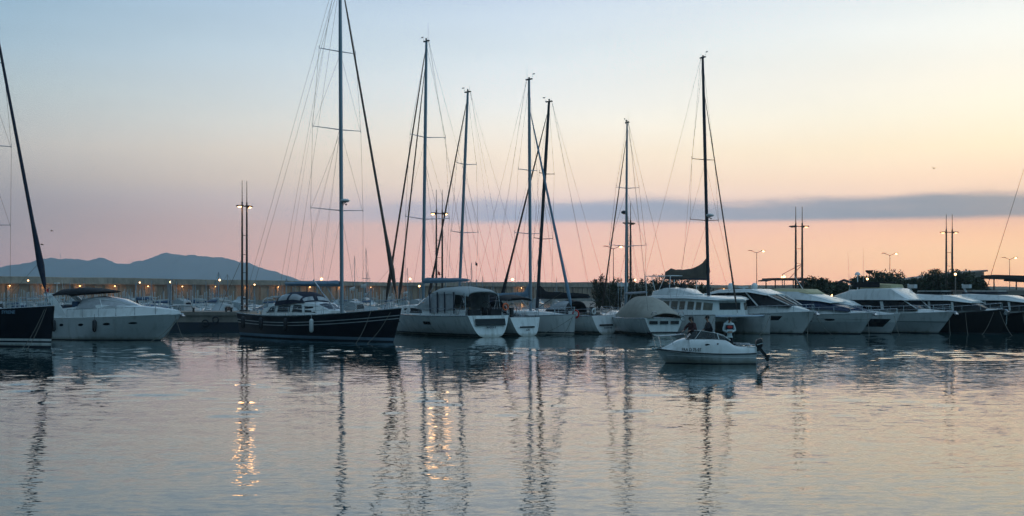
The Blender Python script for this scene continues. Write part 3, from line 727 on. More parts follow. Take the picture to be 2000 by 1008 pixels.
# ------------------------------------------------------------------ trees
def leaves(b, c, rad, n, size, rnd, flat=1, lobes=9, up=0, mi=0):
    cs = []
    for i in range(lobes):
        a = rnd.uniform(0, 6.28); q = rnd.uniform(.2, .75); cs.append((Vector((c[0] + rad[0] * q * math.cos(a), c[1] + rad[1] * q * math.sin(a), c[2] + rad[2] * rnd.uniform(-.45, .62))), rnd.uniform(.3, .5)))
    for i in range(n):
        cc, k = rnd.choice(cs); u = Vector((rnd.gauss(0, 1), rnd.gauss(0, 1), rnd.gauss(0, 1))).normalized() * rnd.random() ** .4
        p = cc + Vector((u.x * rad[0] * k, u.y * rad[1] * k, u.z * rad[2] * k * flat))
        a = Vector((rnd.uniform(-1, 1), rnd.uniform(-1, 1), rnd.uniform(-1, 1) + up)).normalized(); w = a.cross(Vector((rnd.uniform(-1, 1), rnd.uniform(-1, 1), rnd.uniform(-1, 1)))).normalized()
        s_ = size * rnd.uniform(.6, 1.5); b.add([p - w * s_ * .35, p + w * s_ * .35, p + a * s_], [(0, 1, 2)], mi)
def pine(px, ytop, D, w, label, seed, ybot=578):
    rnd = random.Random(seed); zt = WZ(ytop, D) - 1.7; W = w / F * D / 2; zb = WZ(ybot, D) - 1.7; zc = (zt + zb) / 2; h = (zt - zb) / 2
    r = empty('pine_tree', (WX(px, D), D, 1.67), 0, label, 'tree', 'umbrella pines behind the motor yachts')
    b = MB(); b.path([(0, 0, 0), (.1, 0, zt * .3), (-.05, .1, zt * .55), (.1, 0, zt * .8)], [.28, .22, .17, .08], 8)
    for i in range(6):
        a = i * 1.05 + rnd.random(); b.path([(0, .05, zt * .4), (W * .35 * math.cos(a), W * .35 * math.sin(a), zt * .58), (W * .7 * math.cos(a), W * .7 * math.sin(a), zt * .72)], [.12, .08, .03], 6)
    b.build('trunk', 'bark', r)
    b = MB(); leaves(b, (0, 0, zc + .15), (W * 1.0, W * .9, h * 1.22), int(4200 * max(.4, min(1.6, W / 4))), .30, rnd, lobes=26)
    leaves(b, (0, 0, zc - h * .25), (W * .98, W * .8, h * .9), int(1500 * max(.5, min(1.6, W / 4))), .42, rnd, lobes=14); b.build('crown', 'leaf_dark', r, smooth=0)
for a in [(1592, 545, 172, 70, 'broad dark tree right of the open shelter roof', 1), (1636, 553, 178, 60, 'low dark tree sloping down at the right of the first clump', 2), (1685, 543, 180, 52, 'small umbrella-topped tree before the gap in the trees', 3), (1728, 533, 176, 84, 'flat-topped tree behind the flybridge and its dish', 4), (1780, 547, 182, 56, 'low tree where the pale roof begins', 5),
          (1826, 531, 178, 60, 'rounded tree left of the last twin lamp post', 6), (1878, 529, 172, 70, 'large rounded tree at the last twin lamp post', 7), (1908, 545, 170, 54, 'tree sloping down beside the right-hand canopy', 8)]: pine(*a)
def bush(px, ytop, D, w, label, seed):
    rnd = random.Random(seed); zt = WZ(ytop, D) - 1.6; W = w / F * D / 2
    r = empty('tamarisk_bush', (WX(px, D), D, 1.67), 0, label, 'bush', 'feathery bushes behind the sailing yachts'); b = MB(); l = MB()
    for i in range(22):
        a = rnd.uniform(0, 6.28); q = rnd.uniform(.1, 1); hh = zt * rnd.choice((rnd.uniform(.5, .8), rnd.uniform(.8, 1.0))); x, y = W * q * math.cos(a), W * .7 * q * math.sin(a)
        b.path([(x * .3, y * .3, 0), (x * .75, y * .7, hh * .5), (x * 1.05, y, hh)], [.05, .03, .01], 5)
        for j in range(62):
            k = rnd.uniform(.12, 1.02); p = Vector((lerp(x * .3, x * 1.05, k), lerp(y * .3, y, k), hh * k)); s_ = rnd.uniform(.12, .34)
            p += Vector((rnd.gauss(0, 1), rnd.gauss(0, 1), rnd.gauss(0, .6))) * .28 * (1.15 - k * .75); u = Vector((rnd.uniform(-1, 1), rnd.uniform(-1, 1), rnd.uniform(.2, 2))).normalized(); w_ = u.cross(Vector((rnd.uniform(-1, 1), rnd.uniform(-1, 1), 0))).normalized()
            l.add([p - w_ * s_ * .28, p + w_ * s_ * .28, p + u * s_], [(0, 1, 2)])
    b.build('stem', 'bark', r); l.build('foliage', 'leaf_grey', r, smooth=0)
for i, (px, yt, w) in enumerate([(1176, 535, 40), (1205, 541, 36), (1232, 538, 34), (1262, 537, 40), (1290, 530, 40), (1316, 525, 40), (1345, 533, 40), (1372, 552, 34), (1186, 548, 60), (1246, 549, 60), (1305, 545, 60)]):
    bush(px, yt + 5, 140 + (i * 5) % 9, w, 'feathery grey-green bush on the quay, ' + ['leftmost, beside the slanting forestay', 'second from the left, below the single street lamp', 'beside the feet of the unlit twin post', 'right of the unlit twin post', 'left of the tallest bush', 'tallest, touching the brown sail', 'behind the white tube frame on the catamaran', 'last, low under the brown sail', 'low and wide at the left end', 'low and wide in the middle', 'low and wide behind the tube frame'][i], 40 + i)

# shelter, canopy, roof
r = empty('open_shelter', (WX(1532, 165), 165, 1.67), .1, 'open flat-roofed shelter with a raised truss over the coupe yachts', 'shelter')
one('roof', lambda b: (b.box((0, 0, 3.75), (4.6, 5, .28)), b.box((-2.5, 0, 3.62), (.9, 4.6, .16), ry=-.2)), 'roof_dark', r, smooth=0)
for x in (-1.9, 1.9):
    for y in (-2, 2): one('post', lambda b: b.tube((x, y, 0), (x, y, 3.7), .08, n=8), 'lamp_pole', r)
one('truss', lambda b: (b.tube((-.6, -1, 4.4), (2.3, -1, 5.9), .04, n=5), b.tube((.4, -1, 3.9), (2.3, -1, 5.9), .04, n=5), b.tube((-.6, -1, 4.4), (-.6, -1, 3.8), .04, n=5)), 'lamp_pole', r)
r = empty('dark_canopy', (WX(1985, 168), 168, 1.67), -.05, 'long dark sloping canopy roof at the right edge', 'canopy')
one('roof', lambda b: (b.box((0, 0, 4.0), (7.6, 6, .5), ry=.03), b.box((.8, -2, 3.5), (6, 1, .35), ry=.06)), 'roof_dark', r, smooth=0)
for x in (-3, 0, 3): one('post', lambda b: b.tube((x, 0, 0), (x, 0, 3.9), .09, n=8), 'lamp_pole', r)
r = empty('harbour_building', (WX(1955, 158), 158, 1.67), 0, 'low pale grey harbour building under the dark canopy', 'building')
one('wall', lambda b: b.box((0, 3, 1.05), (8, 6, 2.1)), 'wall_render', r, smooth=0)
one('roof', lambda b: b.box((0, 3, 2.2), (8.5, 6.5, .2)), 'roof_pale', r, smooth=0)
for x in (-2.5, 0, 2.4): one('window', lambda b: b.box((x, -.02, 1.2), (1.3, .08, .9)), 'glass_dark', r, smooth=0)
r = empty('hall_building', (WX(1838, 200), 200, 1.67), 0, 'large hall with a pale roof sloping up to the right behind the round trees', 'building')
def f(b):
    p = [(-9.5, 0), (7.0, 0), (7.0, 5.3), (-6, 3.6), (-9.5, 2.9)]; b.loft([[(x, 0, z) for x, z in p], [(x, 14, z) for x, z in p]])
one('wall', f, 'wall_render', r, smooth=0)
def f(b):
    p = [(-9.8, 2.95), (-6, 3.68), (7.4, 5.4), (7.4, 5.68), (-6, 3.95), (-9.8, 3.2)]; b.loft([[(x, -.6, z) for x, z in p], [(x, 14.6, z) for x, z in p]])
one('roof', f, 'roof_pale', r, smooth=0)

# ------------------------------------------------------------------ small boats in the inner marina
def small_motorboat():
    r = empty('small_motorboat', (0, 0, 0)); H = Hull(6.5, 2.4, .9, .85, 1.25, .9, 0, .85, wlb=.3)
    mkhull(r, H, ['hull_small', 'antifoul'], rows=[('a', -.2), ('a', .08), ('f', .5), ('s', 0)], mats=[1, 0, 0], N=10)
    st = [(1.8, .75, .7, .85, 2.0), (3.0, .8, .7, .85, 2.05), (3.6, .8, .6, .85, 1.5), (5.2, .4, .3, 1.0, 1.25)]
    house(r, 'cabin', st, 'hull_small'); windows(r, st, [(2.0, 3.2, 2.1, 2.9, .55, .92)]); return r
def small_sailboat(h=9, blue=False):
    r = empty('small_sailboat', (0, 0, 0)); H = Hull(7.5, 2.5, .8, .7, 1.05, 1.0, .3, .65, wlb=.4)
    mkhull(r, H, ['hull_small', 'antifoul'], rows=[('a', -.2), ('a', .06), ('f', .5), ('s', 0)], mats=[1, 0, 0], N=10)
    st = [(2.2, .7, .6, .7, 1.15), (4.2, .7, .55, .7, 1.2), (5.6, .35, .25, .85, 1.05)]; house(r, 'cabin', st, 'hull_small')
    one('mast', lambda b: (b.tube((4.2, 0, 1.1), (4.05, 0, h), .06, .045, 8), b.tube((4.15, -.7, h * .55), (4.15, .7, h * .55), .02, n=5)), 'alu', r)
    one('boom', lambda b: (b.tube((4.1, 0, 1.9), (1.2, 0, 1.95), .05, n=6), b.tube((4.0, 0, 2.05), (1.3, 0, 2.0), .14, .08, 8)), 'canvas_blue' if blue else 'canvas_grey', r)
    one('rigging', lambda b: (b.tube((4.05, 0, h), (7.3, 0, 1.0), .012, n=4), b.tube((4.05, 0, h), (.1, 0, .8), .012, n=4)), 'wire', r); return r
def covered_dinghy():
    r = empty('covered_boat', (0, 0, 0)); H = Hull(5.5, 2.2, .8, .75, 1.0, .7, 0, .85, wlb=.3)
    mkhull(r, H, ['hull_small', 'antifoul'], rows=[('a', -.2), ('a', .08), ('f', .5), ('s', 0)], mats=[1, 0, 0], N=10)
    arch(r, 'tarpaulin', [(.1, 1.0, .75, 1.3), (1.5, 1.1, .75, 1.75), (3.5, .95, .8, 1.6), (5.2, .3, .95, 1.1)], 'canvas_blue'); return r
protos = {'m': small_motorboat(), 's': small_sailboat(4.6), 'S': small_sailboat(4.0, True), 'c': covered_dinghy()}
used = set(); rnd = random.Random(11)
zones = [(-20, 110, 'behind the dark bow at the left edge'), (110, 250, 'behind the white cruiser\'s cabin'), (250, 365, 'behind the white cruiser\'s foredeck'), (365, 480, 'left of the first twin lamp post'), (480, 560, 'behind the stern of the dark yacht'), (560, 690, 'behind the cabin of the dark yacht'), (690, 800, 'behind the foredeck of the dark yacht'), (800, 960, 'behind the white sloop')]
cnt = 0
for row, (D, zz) in enumerate([(138, .0), (152, 0), (172, 0), (196, 0), (224, 0), (256, 0), (292, 0)]):
    px = -20 + row * 13
    while px < 960:
        kind = rnd.choice('mmssSSc' if D < 180 else 'mmsssSS')
        if D < 160 and kind in 'c': kind = 'm'
        o = protos[kind]
        if kind in used: o = copy_tree(o)
        used.add(kind); o.location = (WX(px, D), D + rnd.uniform(-3, 3), .0); o.rotation_euler.z = R(rnd.choice((70, -110)) + rnd.uniform(-12, 12)); s_ = rnd.uniform(.85, 1.25)
        o.scale = (s_, s_ * rnd.uniform(.9, 1.1), s_ * rnd.uniform(.9, 1.15))
        zn = next((z for a, c, z in zones if a <= px < c), zones[-1][2]); dist = ['nearest', 'near', 'second', 'middle', 'middle', 'far', 'farthest'][row]
        nm = {'m': ('small white motorboat', 'motorboat'), 's': ('small white sailboat', 'sailboat'), 'S': ('small blue-covered sailboat', 'sailboat'), 'c': ('small tarpaulined boat', 'boat')}[kind]
        tag(o, nm[0] + ' ' + zn + ', ' + dist + ' row', nm[1], nm[0] + 's ' + zn + ', ' + dist + ' row')
        px += rnd.uniform(3.2, 4.8) / D * F * (1.0 if D < 250 else 1.1)
def mooring_post():
    r = empty('mooring_post', (0, 0, 0)); one('pole', lambda b: (b.tube((0, 0, 0), (0, 0, 3.2), .045, n=8), b.ball((0, 0, 3.2), .07, n=8, m=6)), 'gel_grey', r); return r
mp0 = mooring_post()
def zn_(px): return 'above the dark bow at the left edge' if px < 100 else 'over the white cruiser' if px < 330 else 'between the cruiser and the dark yacht'
for i in range(170):
    o = mp0 if i == 0 else copy_tree(mp0); px = 4 + i * 3.25 + rnd.uniform(-1.5, 1.5) if i < 140 else 660 + (i - 140) * 4.6
    D = rnd.uniform(135, 230); o.location = (WX(px, D), D, -.2); o.scale = (1, 1, rnd.uniform(.9, 1.18) * (1 + (D - 135) / 400)); o.rotation_euler = (rnd.uniform(-.03, .03), rnd.uniform(-.04, .04), 0)
    tag(o, 'slim white post in the picket-like rows ' + (zn_(px) if i < 140 else 'behind the foredeck of the dark yacht'), 'post', 'slim white posts ' + (zn_(px) if i < 140 else 'behind the foredeck of the dark yacht'))
# taller lone masts showing against the sky
for px, yt, D, lab in [(678, 498, 200, 'bare mast just right of the dark yacht\'s tall mast'), (700, 483, 190, 'taller bare mast right of the dark yacht\'s mast'), (706, 530, 230, 'short bare mast low beside a taller one'), (784, 522, 220, 'bare mast between the furled jibs'), (911, 512, 200, 'bare mast just right of the white sloop\'s boom'), (934, 538, 220, 'short leaning mast over the sloop\'s canopy'), (1044, 505, 230, 'thin bare mast between the two middle masts'), (1082, 540, 260, 'short mast low against the breakwater')]:
    o = copy_tree(protos['s']); z = WZ(yt, D); o.location = (WX(px, D), D, 0); o.rotation_euler.z = R(80); o.scale = (1, 1, z / 4.6); tag(o, 'sailboat with a ' + lab, 'sailboat', None)
    if 'group' in o: del o['group']

# ------------------------------------------------------------------ birds
for i, (px, py, D) in enumerate([(82, 478, 200), (101, 451, 230), (1824, 329, 180)]):
    r = empty('gull', (WX(px, D), D, WZ(py, D)), .4 * i, ['gull in flight low beside the furled jib at the left', 'gull in flight, the higher of the two on the left', 'lone gull in the yellow sky on the right'][i], 'bird')
    b = MB(); b.loft([[(x, q * math.cos(a), q * math.sin(a)) for a in [k * 6.283 / 8 for k in range(8)]] for x, q in ((-.28, .015), (-.15, .05), (.05, .075), (.2, .05), (.27, .035), (.34, .01))])
    for sd in (1, -1): b.add([(.1, sd * .04, .03), (.0, sd * .32, .17), (-.05, sd * .62, .1), (-.12, sd * .32, .14), (-.1, sd * .04, .02)], [(0, 1, 3, 4), (1, 2, 3)])
    b.add([(-.2, .03, 0), (-.42, .07, 0), (-.42, -.07, 0), (-.2, -.03, 0)], [(0, 1, 2, 3)]); b.build('body', 'roof_dark', r)
# ================================================================== the boats in front
FH = 3.05  # a helper height is not used for placing; all boats float at z = 0
SAILROWS = [('a', -.35), ('a', .02), ('a', .16), ('a', .24), ('f', .45), ('f', .7), ('s', 0)]

# ---- A: dark yacht cut by the left edge
loc, ang = place_bow(98, 80, 16.6, .85, -.53)
r = empty('sailing_yacht', loc, ang, 'near-black sailing yacht with a white double waterline stripe, cut off by the left edge', 'sailing yacht')
H = Hull(17, 4.6, 2.3, 2.35, 2.75, .35, .1, .75, p=2.4, wlb=.25)
mkhull(r, H, ['navy', 'gel_white', 'antifoul'], rows=[('a', -.4), ('a', .14), ('a', .34), ('a', .45), ('a', .60), ('f', .5), ('f', .8), ('s', 0)], mats=[2, 1, 0, 1, 0, 0, 0], deckmat='teak')
st = [(3, 1.3, 1.1, 2.2, 3.0), (8, 1.3, 1.0, 2.25, 2.95), (11, .8, .5, 2.3, 2.6)]; house(r, 'coachroof', st, 'gel_white'); windows(r, st, [(4, 9, 4.2, 8.5, .3, .75)])
railing(r, H, .5, 16.7, .65, 1.7, 2)
rig(r, H, 9.9, 2.4, 27.5, [(8.2, 2.4), (13.7, 2.6), (19.5, 2.0)], tilt=.7, r=.15, fore=((16.35, 3.0), 27.0), fr=.10, boom=6.5, cover=True, frm='canvas_navy', mastm='alu')
text_obj('SYRENE', .3, 'sail_blue', r, (14.0, -1.02 - .72, 2.25), (R(88), 0, R(16)))
mooring(r, [((16.5, -.15, 2.7), (17.6, -2.6, -.1)), ((16.4, -.2, 2.7), (16.6, -2.2, -.1))])
flag(r, (16.7, 0, 2.75), .3, .2, 'fender_white', .8)

# ---- B: white sports cruiser
loc, ang = place_bow(318, 93, 10.7, 1, -.32)
r = empty('motor_cruiser', loc, ang, 'white open motor cruiser with black bimini and radar arch moored left of the quay', 'motor cruiser')
H = Hull(12.3, 3.9, 1.65, 1.75, 2.02, 1.75, 0, .88, tm=.4, p=2.6, wlb=.12, wl=.9, e=1.15)
mkhull(r, H, ['gel_white', 'gel_grey', 'antifoul'], rows=[('a', -.35), ('a', .07), ('f', .3), ('f', .62), ('f', .72), ('s', .08), ('s', 0)], mats=[2, 1, 1, 1, 1, 0], rail='gel_white')
st = [(.6, 1.75, 1.65, 1.6, 2.15), (3.2, 1.75, 1.65, 1.6, 2.45), (6, 1.7, 1.4, 1.65, 2.72), (8, 1.45, 1.05, 1.7, 2.62), (10, 1.0, .7, 1.8, 2.5), (11.5, .5, .34, 1.92, 2.36), (12.15, .22, .14, 1.98, 2.26)]
house(r, 'superstructure', st, 'gel_white')
ws = [(4.1, 1.6, 1.35, 2.4, 2.62), (4.4, 1.6, 1.3, 2.4, 3.12), (5.6, 1.5, 1.15, 2.45, 3.3), (7.2, 1.25, .8, 2.55, 3.1), (8.7, .8, .35, 2.45, 2.62)]
house(r, 'windscreen', ws, 'glass_vinyl')
ib = MB()
for sd in (1, -1):
    for xx in (4.35, 6.3): ib.tube(side_pt(ws, xx, 0, sd), side_pt(ws, xx - .4, 1, sd), .035, n=6)
    ib.path([side_pt(ws, x, .98, sd) for x in (4.3, 5.6, 7.2, 8.6)], .03, 6)
ib.build('windscreen_frame', 'gel_white', r)
ab = MB()
for sd in (1, -1):
    ab.loft([[(x0 + a, sd * (yy + c), zz) for a, c in ((-.35, -.06), (.35, -.06), (.35, .06), (-.35, .06))] for x0, yy, zz in ((3.0, 1.66, 1.9), (2.4, 1.62, 2.6), (1.75, 1.5, 3.25), (1.3, 1.3, 3.5))])
ab.box((1.3, 0, 3.5), (.6, 2.7, .16)); ab.build('radar_arch', 'gel_white', r)
one('antenna', lambda b: (b.tube((1.3, .6, 3.5), (1.15, .6, 4.6), .02, .008, 6), b.tube((1.4, -.3, 3.5), (1.4, -.3, 4.3), .03, n=6), b.box((1.4, -.3, 4.35), (.3, .3, .08))), 'gel_white', r)
arch(r, 'bimini', [(1.5, 1.35, 3.3, 3.5), (2.4, 1.5, 3.42, 3.92), (3.9, 1.55, 3.5, 4.02), (5.4, 1.5, 3.6, 3.92), (6.1, 1.3, 3.66, 3.78)], 'canvas_black', th=.09)
one('bimini_frame', lambda b: [b.tube((x0, sd * 1.45, 2.5), (x1, sd * 1.45, 3.7), .02, n=5) for sd in (1, -1) for x0, x1 in ((2.6, 1.3), (2.8, 3.4), (4.2, 5.0))], 'steel', r)
one('cockpit_seat', lambda b: (b.box((2.2, 0, 2.3), (1, 2.6, .7)), b.box((3.6, -.7, 2.5), (.5, .7, .9))), 'canvas_blue', r)
railing(r, H, 3.6, 12.1, .65, 1.35, 1)
hull_patch(r, H, 1.6, 2.0, 1.05, 1.25, rnd=True, name='porthole'); hull_patch(r, H, 3.0, 3.4, 1.05, 1.25, rnd=True, name='porthole'); hull_patch(r, H, 4.8, 5.3, 1.08, 1.28, rnd=True, name='porthole'); hull_patch(r, H, 7.0, 7.6, 1.15, 1.35, rnd=True, name='porthole'); hull_patch(r, H, 9.0, 9.7, 1.25, 1.4, rnd=True, name='porthole')
fender(r, 2.5, -2.1, 1.55, .9, .16); fender(r, 6.2, -2.15, 1.6, .95, .16)
one('anchor', lambda b: (b.tube((11.4, 0, 2.1), (12.5, 0, 2.02), .05, n=6), b.box((12.4, 0, 1.9), (.3, .35, .1), ry=.6)), 'steel', r)
mooring(r, [((11.9, -.2, 1.9), (13.6, -1.4, -.1)), ((11.9, .2, 1.9), (12.0, -2.4, -.1)), ((11.9, 0, 1.6), (10.7, -1.9, -.1))])
one('flagstaff', lambda b: b.tube((.1, .8, 1.7), (-.25, .8, 4.0), .02, n=5), 'steel', r); flag(r, (-.2, .8, 3.3), .4, .3, 'red', .8)

# ---- C: dark cutter with the tallest mast
sx, sy = WX(500, 103), 103; bx, by = WX(768, 89.5), 89.5; L_ = math.hypot(bx - sx, by - sy)
r = empty('sailing_yacht', (sx, sy, 0), head(bx - sx, by - sy), 'long dark blue sailing yacht with twin white cove stripes and the tallest mast', 'sailing yacht')
H = Hull(L_ + .95, 5.0, 1.95, 1.85, 2.5, .95, -.15, .7, p=2.2, wlb=.3, e=1.1)
mkhull(r, H, ['navy', 'gel_grey', 'antifoul', 'sail_blue'], rows=[('a', -.4), ('a', .1), ('a', .32), ('f', .4), ('s', .78), ('s', .72), ('s', .55), ('s', .49), ('s', .04), ('s', 0)], mats=[2, 3, 0, 0, 1, 0, 1, 0, 1], deckmat='teak')
st = [(3.3, 1.5, 1.35, 1.8, 2.35), (4.7, 1.6, 1.35, 1.8, 2.75), (8.3, 1.6, 1.3, 1.82, 2.9), (10.1, 1.4, 1.0, 1.85, 2.75), (11.7, 1.1, .7, 1.9, 2.2)]
house(r, 'deck_saloon', st, 'gel_white'); windows(r, st, [(4.0, 5.3, 4.5, 5.2, .28, .85), (5.6, 7.4, 5.6, 7.3, .28, .88), (7.7, 9.0, 7.7, 8.7, .28, .88), (9.3, 10.5, 9.0, 10.0, .3, .85)])
top_patch(r, 'windscreen', st, 10.2, 11.3, .8, 'glass_dark')
sh = [(4.9, 1.35, 2.55, 3.1), (5.3, 1.45, 2.6, 3.75), (6.3, 1.5, 2.65, 4.0), (7.7, 1.45, 2.75, 3.95), (8.6, 1.3, 2.8, 3.5), (8.9, 1.25, 2.8, 2.95)]
sh = [(x, w, z, z + (h - z) * .78) for x, w, z, h in sh]
arch(r, 'sprayhood', sh, 'canvas_navy', th=.05)
for a0, a1 in ((14, 48), (132, 166)): arch_window(r, sh, 1.3, 2.4, a0, a1); arch_window(r, sh, 2.6, 3.85, a0, a1)
arch_window(r, sh, 4.1, 4.8, 30, 85); arch_window(r, sh, 4.1, 4.8, 95, 150)
railing(r, H, .4, L_ + .7, .65, 1.9, 2)
one('steering_wheel', lambda b: (b.path([(1.9, .6 * math.cos(a), 2.6 + .6 * math.sin(a)) for a in [k * 6.283 / 16 for k in range(17)]], .025, 5), b.box((2.0, 0, 2.2), (.25, .3, .9))), 'steel', r)
one('winch', lambda b: [b.tube((2.9, sd * 1.6, 1.95), (2.9, sd * 1.6, 2.25), .12, .09, 10) for sd in (1, -1)], 'steel', r)
rig(r, H, 12.25, 2.0, 28.5, [(9.9, 2.45), (16.1, 2.25), (22.1, 1.7)], tilt=.25, r=.135, fore=((L_ + .55, 2.75), 27.6), fr=.085, boom=7.6, cover=True, covm='sail_blue', covh=.32, boomz=2.25, boomr=.16, radar=10.5, mastm='alu', frm='lamp_pole', ant=1.5)
one('backstay_runner', lambda b: [b.tube((12.0, 0, 27.5), (1.9, sd * 2.1, 1.95), .012, n=4) for sd in (1, -1)], 'wire', r)
one('whisker_pole', lambda b: b.tube((11.7, -.25, 2.3), (9.3, -.6, 4.6), .06, n=6), 'steel', r)
fender(r, 2.0, -2.45, 1.7, 1.0, .17); fender(r, 5.0, -2.65, 1.65, 1.0, .17); fender(r, 8.6, -2.7, 1.65, 1.0, .17)
o = fender(r, 11.9, -2.55, 1.65, 1.05, .17, 'fender_white'); o['label'] = 'white fender'
mooring(r, [((L_ + .1, -.25, 2.3), (L_ + .2, -2.6, -.1)), ((L_ - 1.2, -1.1, 2.3), (L_ + .2, -3.6, -.1))])
one('stern_line', lambda b: b.path([(.1, 1.6, 2.0), (-6, 2.5, 1.6), (-14, 3.5, 1.78)], .02, 5), 'rope', r)

# ---- sloops moored stern out
def stern_out(px, D, pxb, Db, L, B, label, zs=1.55, zb=1.75, tr='gel_white', matl=('gel_white', 'navy', 'antifoul'), rake=.35, wide=.92):
    x0, x1 = WX(px, D), WX(pxb, Db); a = head(x1 - x0, Db - D)
    r = empty('sailing_yacht', (x0, D, 0), a, label, 'sailing yacht'); H = Hull(L, B, zs, zs * .97, zb, .5, rake, wide, tm=.3, p=2.1, wl=.34, wlb=.3, ue=.42)
    mkhull(r, H, list(matl), rows=SAILROWS, mats=[2, 0, 1, 0, 0, 0], transom=tr)
    return r, H
# D
r, H = stern_out(959, 99.8, 744, 112, 15.6, 4.7, 'big white sloop with broad white transom, grey bimini and canvas cockpit tent', zs=1.75, zb=1.95)
LD = 15.6
st = [(4.2, 1.75, 1.6, 1.6, 2.2), (6, 1.8, 1.6, 1.6, 2.6), (9.5, 1.6, 1.4, 1.65, 2.55), (12.4, 1.2, .95, 1.7, 2.4), (14.2, .5, .3, 1.78, 2.0)]; house(r, 'coachroof', st, 'gel_white'); windows(r, st, [(7.2, 12.7, 7.5, 12.3, .3, .82)])
one('garage_door', lambda b: b.box((.12 - .02, 0, 1.22), (.06, 2.9, .42), ry=.2), 'teak', r)
one('garage_seam', lambda b: (b.box((.05, 0, 1.22), (.04, 3.1, .56), ry=.2)), 'glass_dark', r)
text_obj('MAEVA II', .24, 'canvas_navy', r, (-.09, .52, .72), (R(90), 0, R(-90)))
hull_patch(r, H, 5.4, 6.5, .95, 1.2, sides=(1, -1)); hull_patch(r, H, 11, 11.6, 1.05, 1.25)
for sd in (1, -1): one('stern_strap', lambda b: (b.tube((.3, sd * 1.62, 1.75), (.12, sd * 1.52, .95), .04, n=6), b.tube((.3, sd * 1.40, 1.75), (.12, sd * 1.50, .95), .04, n=6)), 'fender_white', r)
bi = [(1.0, 1.6, 3.3, 3.75), (1.6, 1.75, 3.4, 3.95), (3.4, 1.85, 3.5, 4.15), (5.2, 1.8, 3.45, 4.05), (5.9, 1.7, 3.35, 3.85)]
arch(r, 'bimini', bi, 'canvas_grey', th=.08)
sp_ = [(5.8, 1.75, 2.1, 3.85), (6.6, 1.75, 2.1, 3.75), (7.6, 1.65, 2.2, 3.3), (8.6, 1.5, 2.3, 2.5)]
arch(r, 'sprayhood', sp_, 'canvas_grey', th=.05); arch_window(r, sp_, .1, 1.1, 10, 52); arch_window(r, sp_, .1, 1.1, 128, 170); arch_window(r, sp_, 1.5, 2.5, 20, 80); arch_window(r, sp_, 1.5, 2.5, 100, 160)
for sd in (1, -1):   # cockpit tent sides with clear panels
    one('tent_panel', lambda b: b.quad((2.5, sd * 1.86, 2.35), (5.8, sd * 1.8, 1.9), (5.8, sd * 1.72, 3.6), (2.5, sd * 1.78, 3.66), .03), 'glass_vinyl', r)
    for x in (2.4, 3.65, 4.65, 5.7): one('tent_strip', lambda b: b.quad((x, sd * 1.9, 1.9), (x + .14, sd * 1.9, 1.9), (x + .3, sd * 1.82, 3.65), (x + .16, sd * 1.82, 3.65), .03), 'canvas_navy', r)
one('bimini_frame', lambda b: [b.tube((x0, sd * 1.85, 1.75), (x1, sd * 1.75, 3.6), .025, n=6) for sd in (1, -1) for x0, x1 in ((1.0, 1.2), (2.0, 1.3), (2.2, 3.2))], 'steel', r)
for sd in (1, -1): one('steering_wheel', lambda b: (b.path([(1.9, sd * .95 + .5 * math.cos(a), 2.35 + .5 * math.sin(a)) for a in [k * 6.283 / 16 for k in range(17)]], .03, 5), b.box((2.05, sd * .95, 1.95), (.3, .35, .9))), 'black_plastic', r)
one('cockpit_coaming', lambda b: [b.box((3.6, sd * 1.55, 1.95), (4.6, .35, .55)) for sd in (1, -1)], 'gel_white', r)
one('cockpit_table', lambda b: b.box((3.8, 0, 2.05), (1.4, .7, .7)), 'teak', r)
lifebuoy(r, (.5, -1.95, 2.45), .26, 'orange'); railing(r, H, .1, LD - .4, .62, 1.9, 2)
one('helm_seat', lambda b: [b.box((.9, sd * 1.1, 2.0), (.5, 1.1, .5)) for sd in (1, -1)], 'canvas_black', r)
rig(r, H, 9.4, 2.35, 25.4, [(10.0, 2.35), (17.1, 1.9)], tilt=.5, r=.13, fore=((15.3, 2.1), 24.5), fore2=((13.2, 2.1), 23.2), fr=.075, boom=6.2, cover=True, covm='sail_blue', covh=.38, boomz=2.2, boomr=.12, mastm='alu', frm='lamp_pole', ant=1.6)
mooring(r, [((15.2, -.3, 1.9), (17, -2, 0)), ((15.2, .3, 1.9), (17, 2, 0))])
flag(r, (9.2, -1.5, 5.2), .35, .3, 'red', .4)

# E
r, H = stern_out(1031, 102.5, 832, 112, 13.6, 3.8, 'second white sloop, its transom half hidden behind the big one', zs=1.55, zb=1.7)
st = [(4.2, 1.3, 1.15, 1.4, 1.95), (9, 1.1, .9, 1.5, 2.1), (11.5, .7, .35, 1.5, 1.75)]; house(r, 'coachroof', st, 'gel_white'); windows(r, st, [(5.2, 9.6, 5.4, 9.4, .3, .8)])
sh = [(3.9, 1.3, 1.8, 2.9), (4.6, 1.35, 1.85, 3.1), (5.7, 1.2, 1.9, 2.75), (6.4, 1.1, 1.95, 2.1)]; arch(r, 'sprayhood', sh, 'canvas_navy', th=.05); arch_window(r, sh, .3, 1.9, 15, 65); arch_window(r, sh, .3, 1.9, 115, 165)
arch(r, 'bimini', [(.9, 1.35, 2.9, 3.2), (2.2, 1.45, 3.0, 3.45), (3.6, 1.4, 2.9, 3.25)], 'canvas_black', th=.07)
one('bimini_frame', lambda b: [b.tube((2.1, sd * 1.45, 1.5), (x1, sd * 1.4, 3.0), .02, n=5) for sd in (1, -1) for x1 in (1.0, 2.3, 3.5)], 'steel', r)
one('swim_step', lambda b: b.box((.05, 0, .75), (.04, 1.7, .12)), 'glass_dark', r); one('wheel_pedestal', lambda b: (b.box((2.0, 0, 1.9), (.3, .3, .9)), b.path([(1.85, .5 * math.cos(a), 2.2 + .5 * math.sin(a)) for a in [k * 6.283 / 16 for k in range(17)]], .025, 5)), 'black_plastic', r)
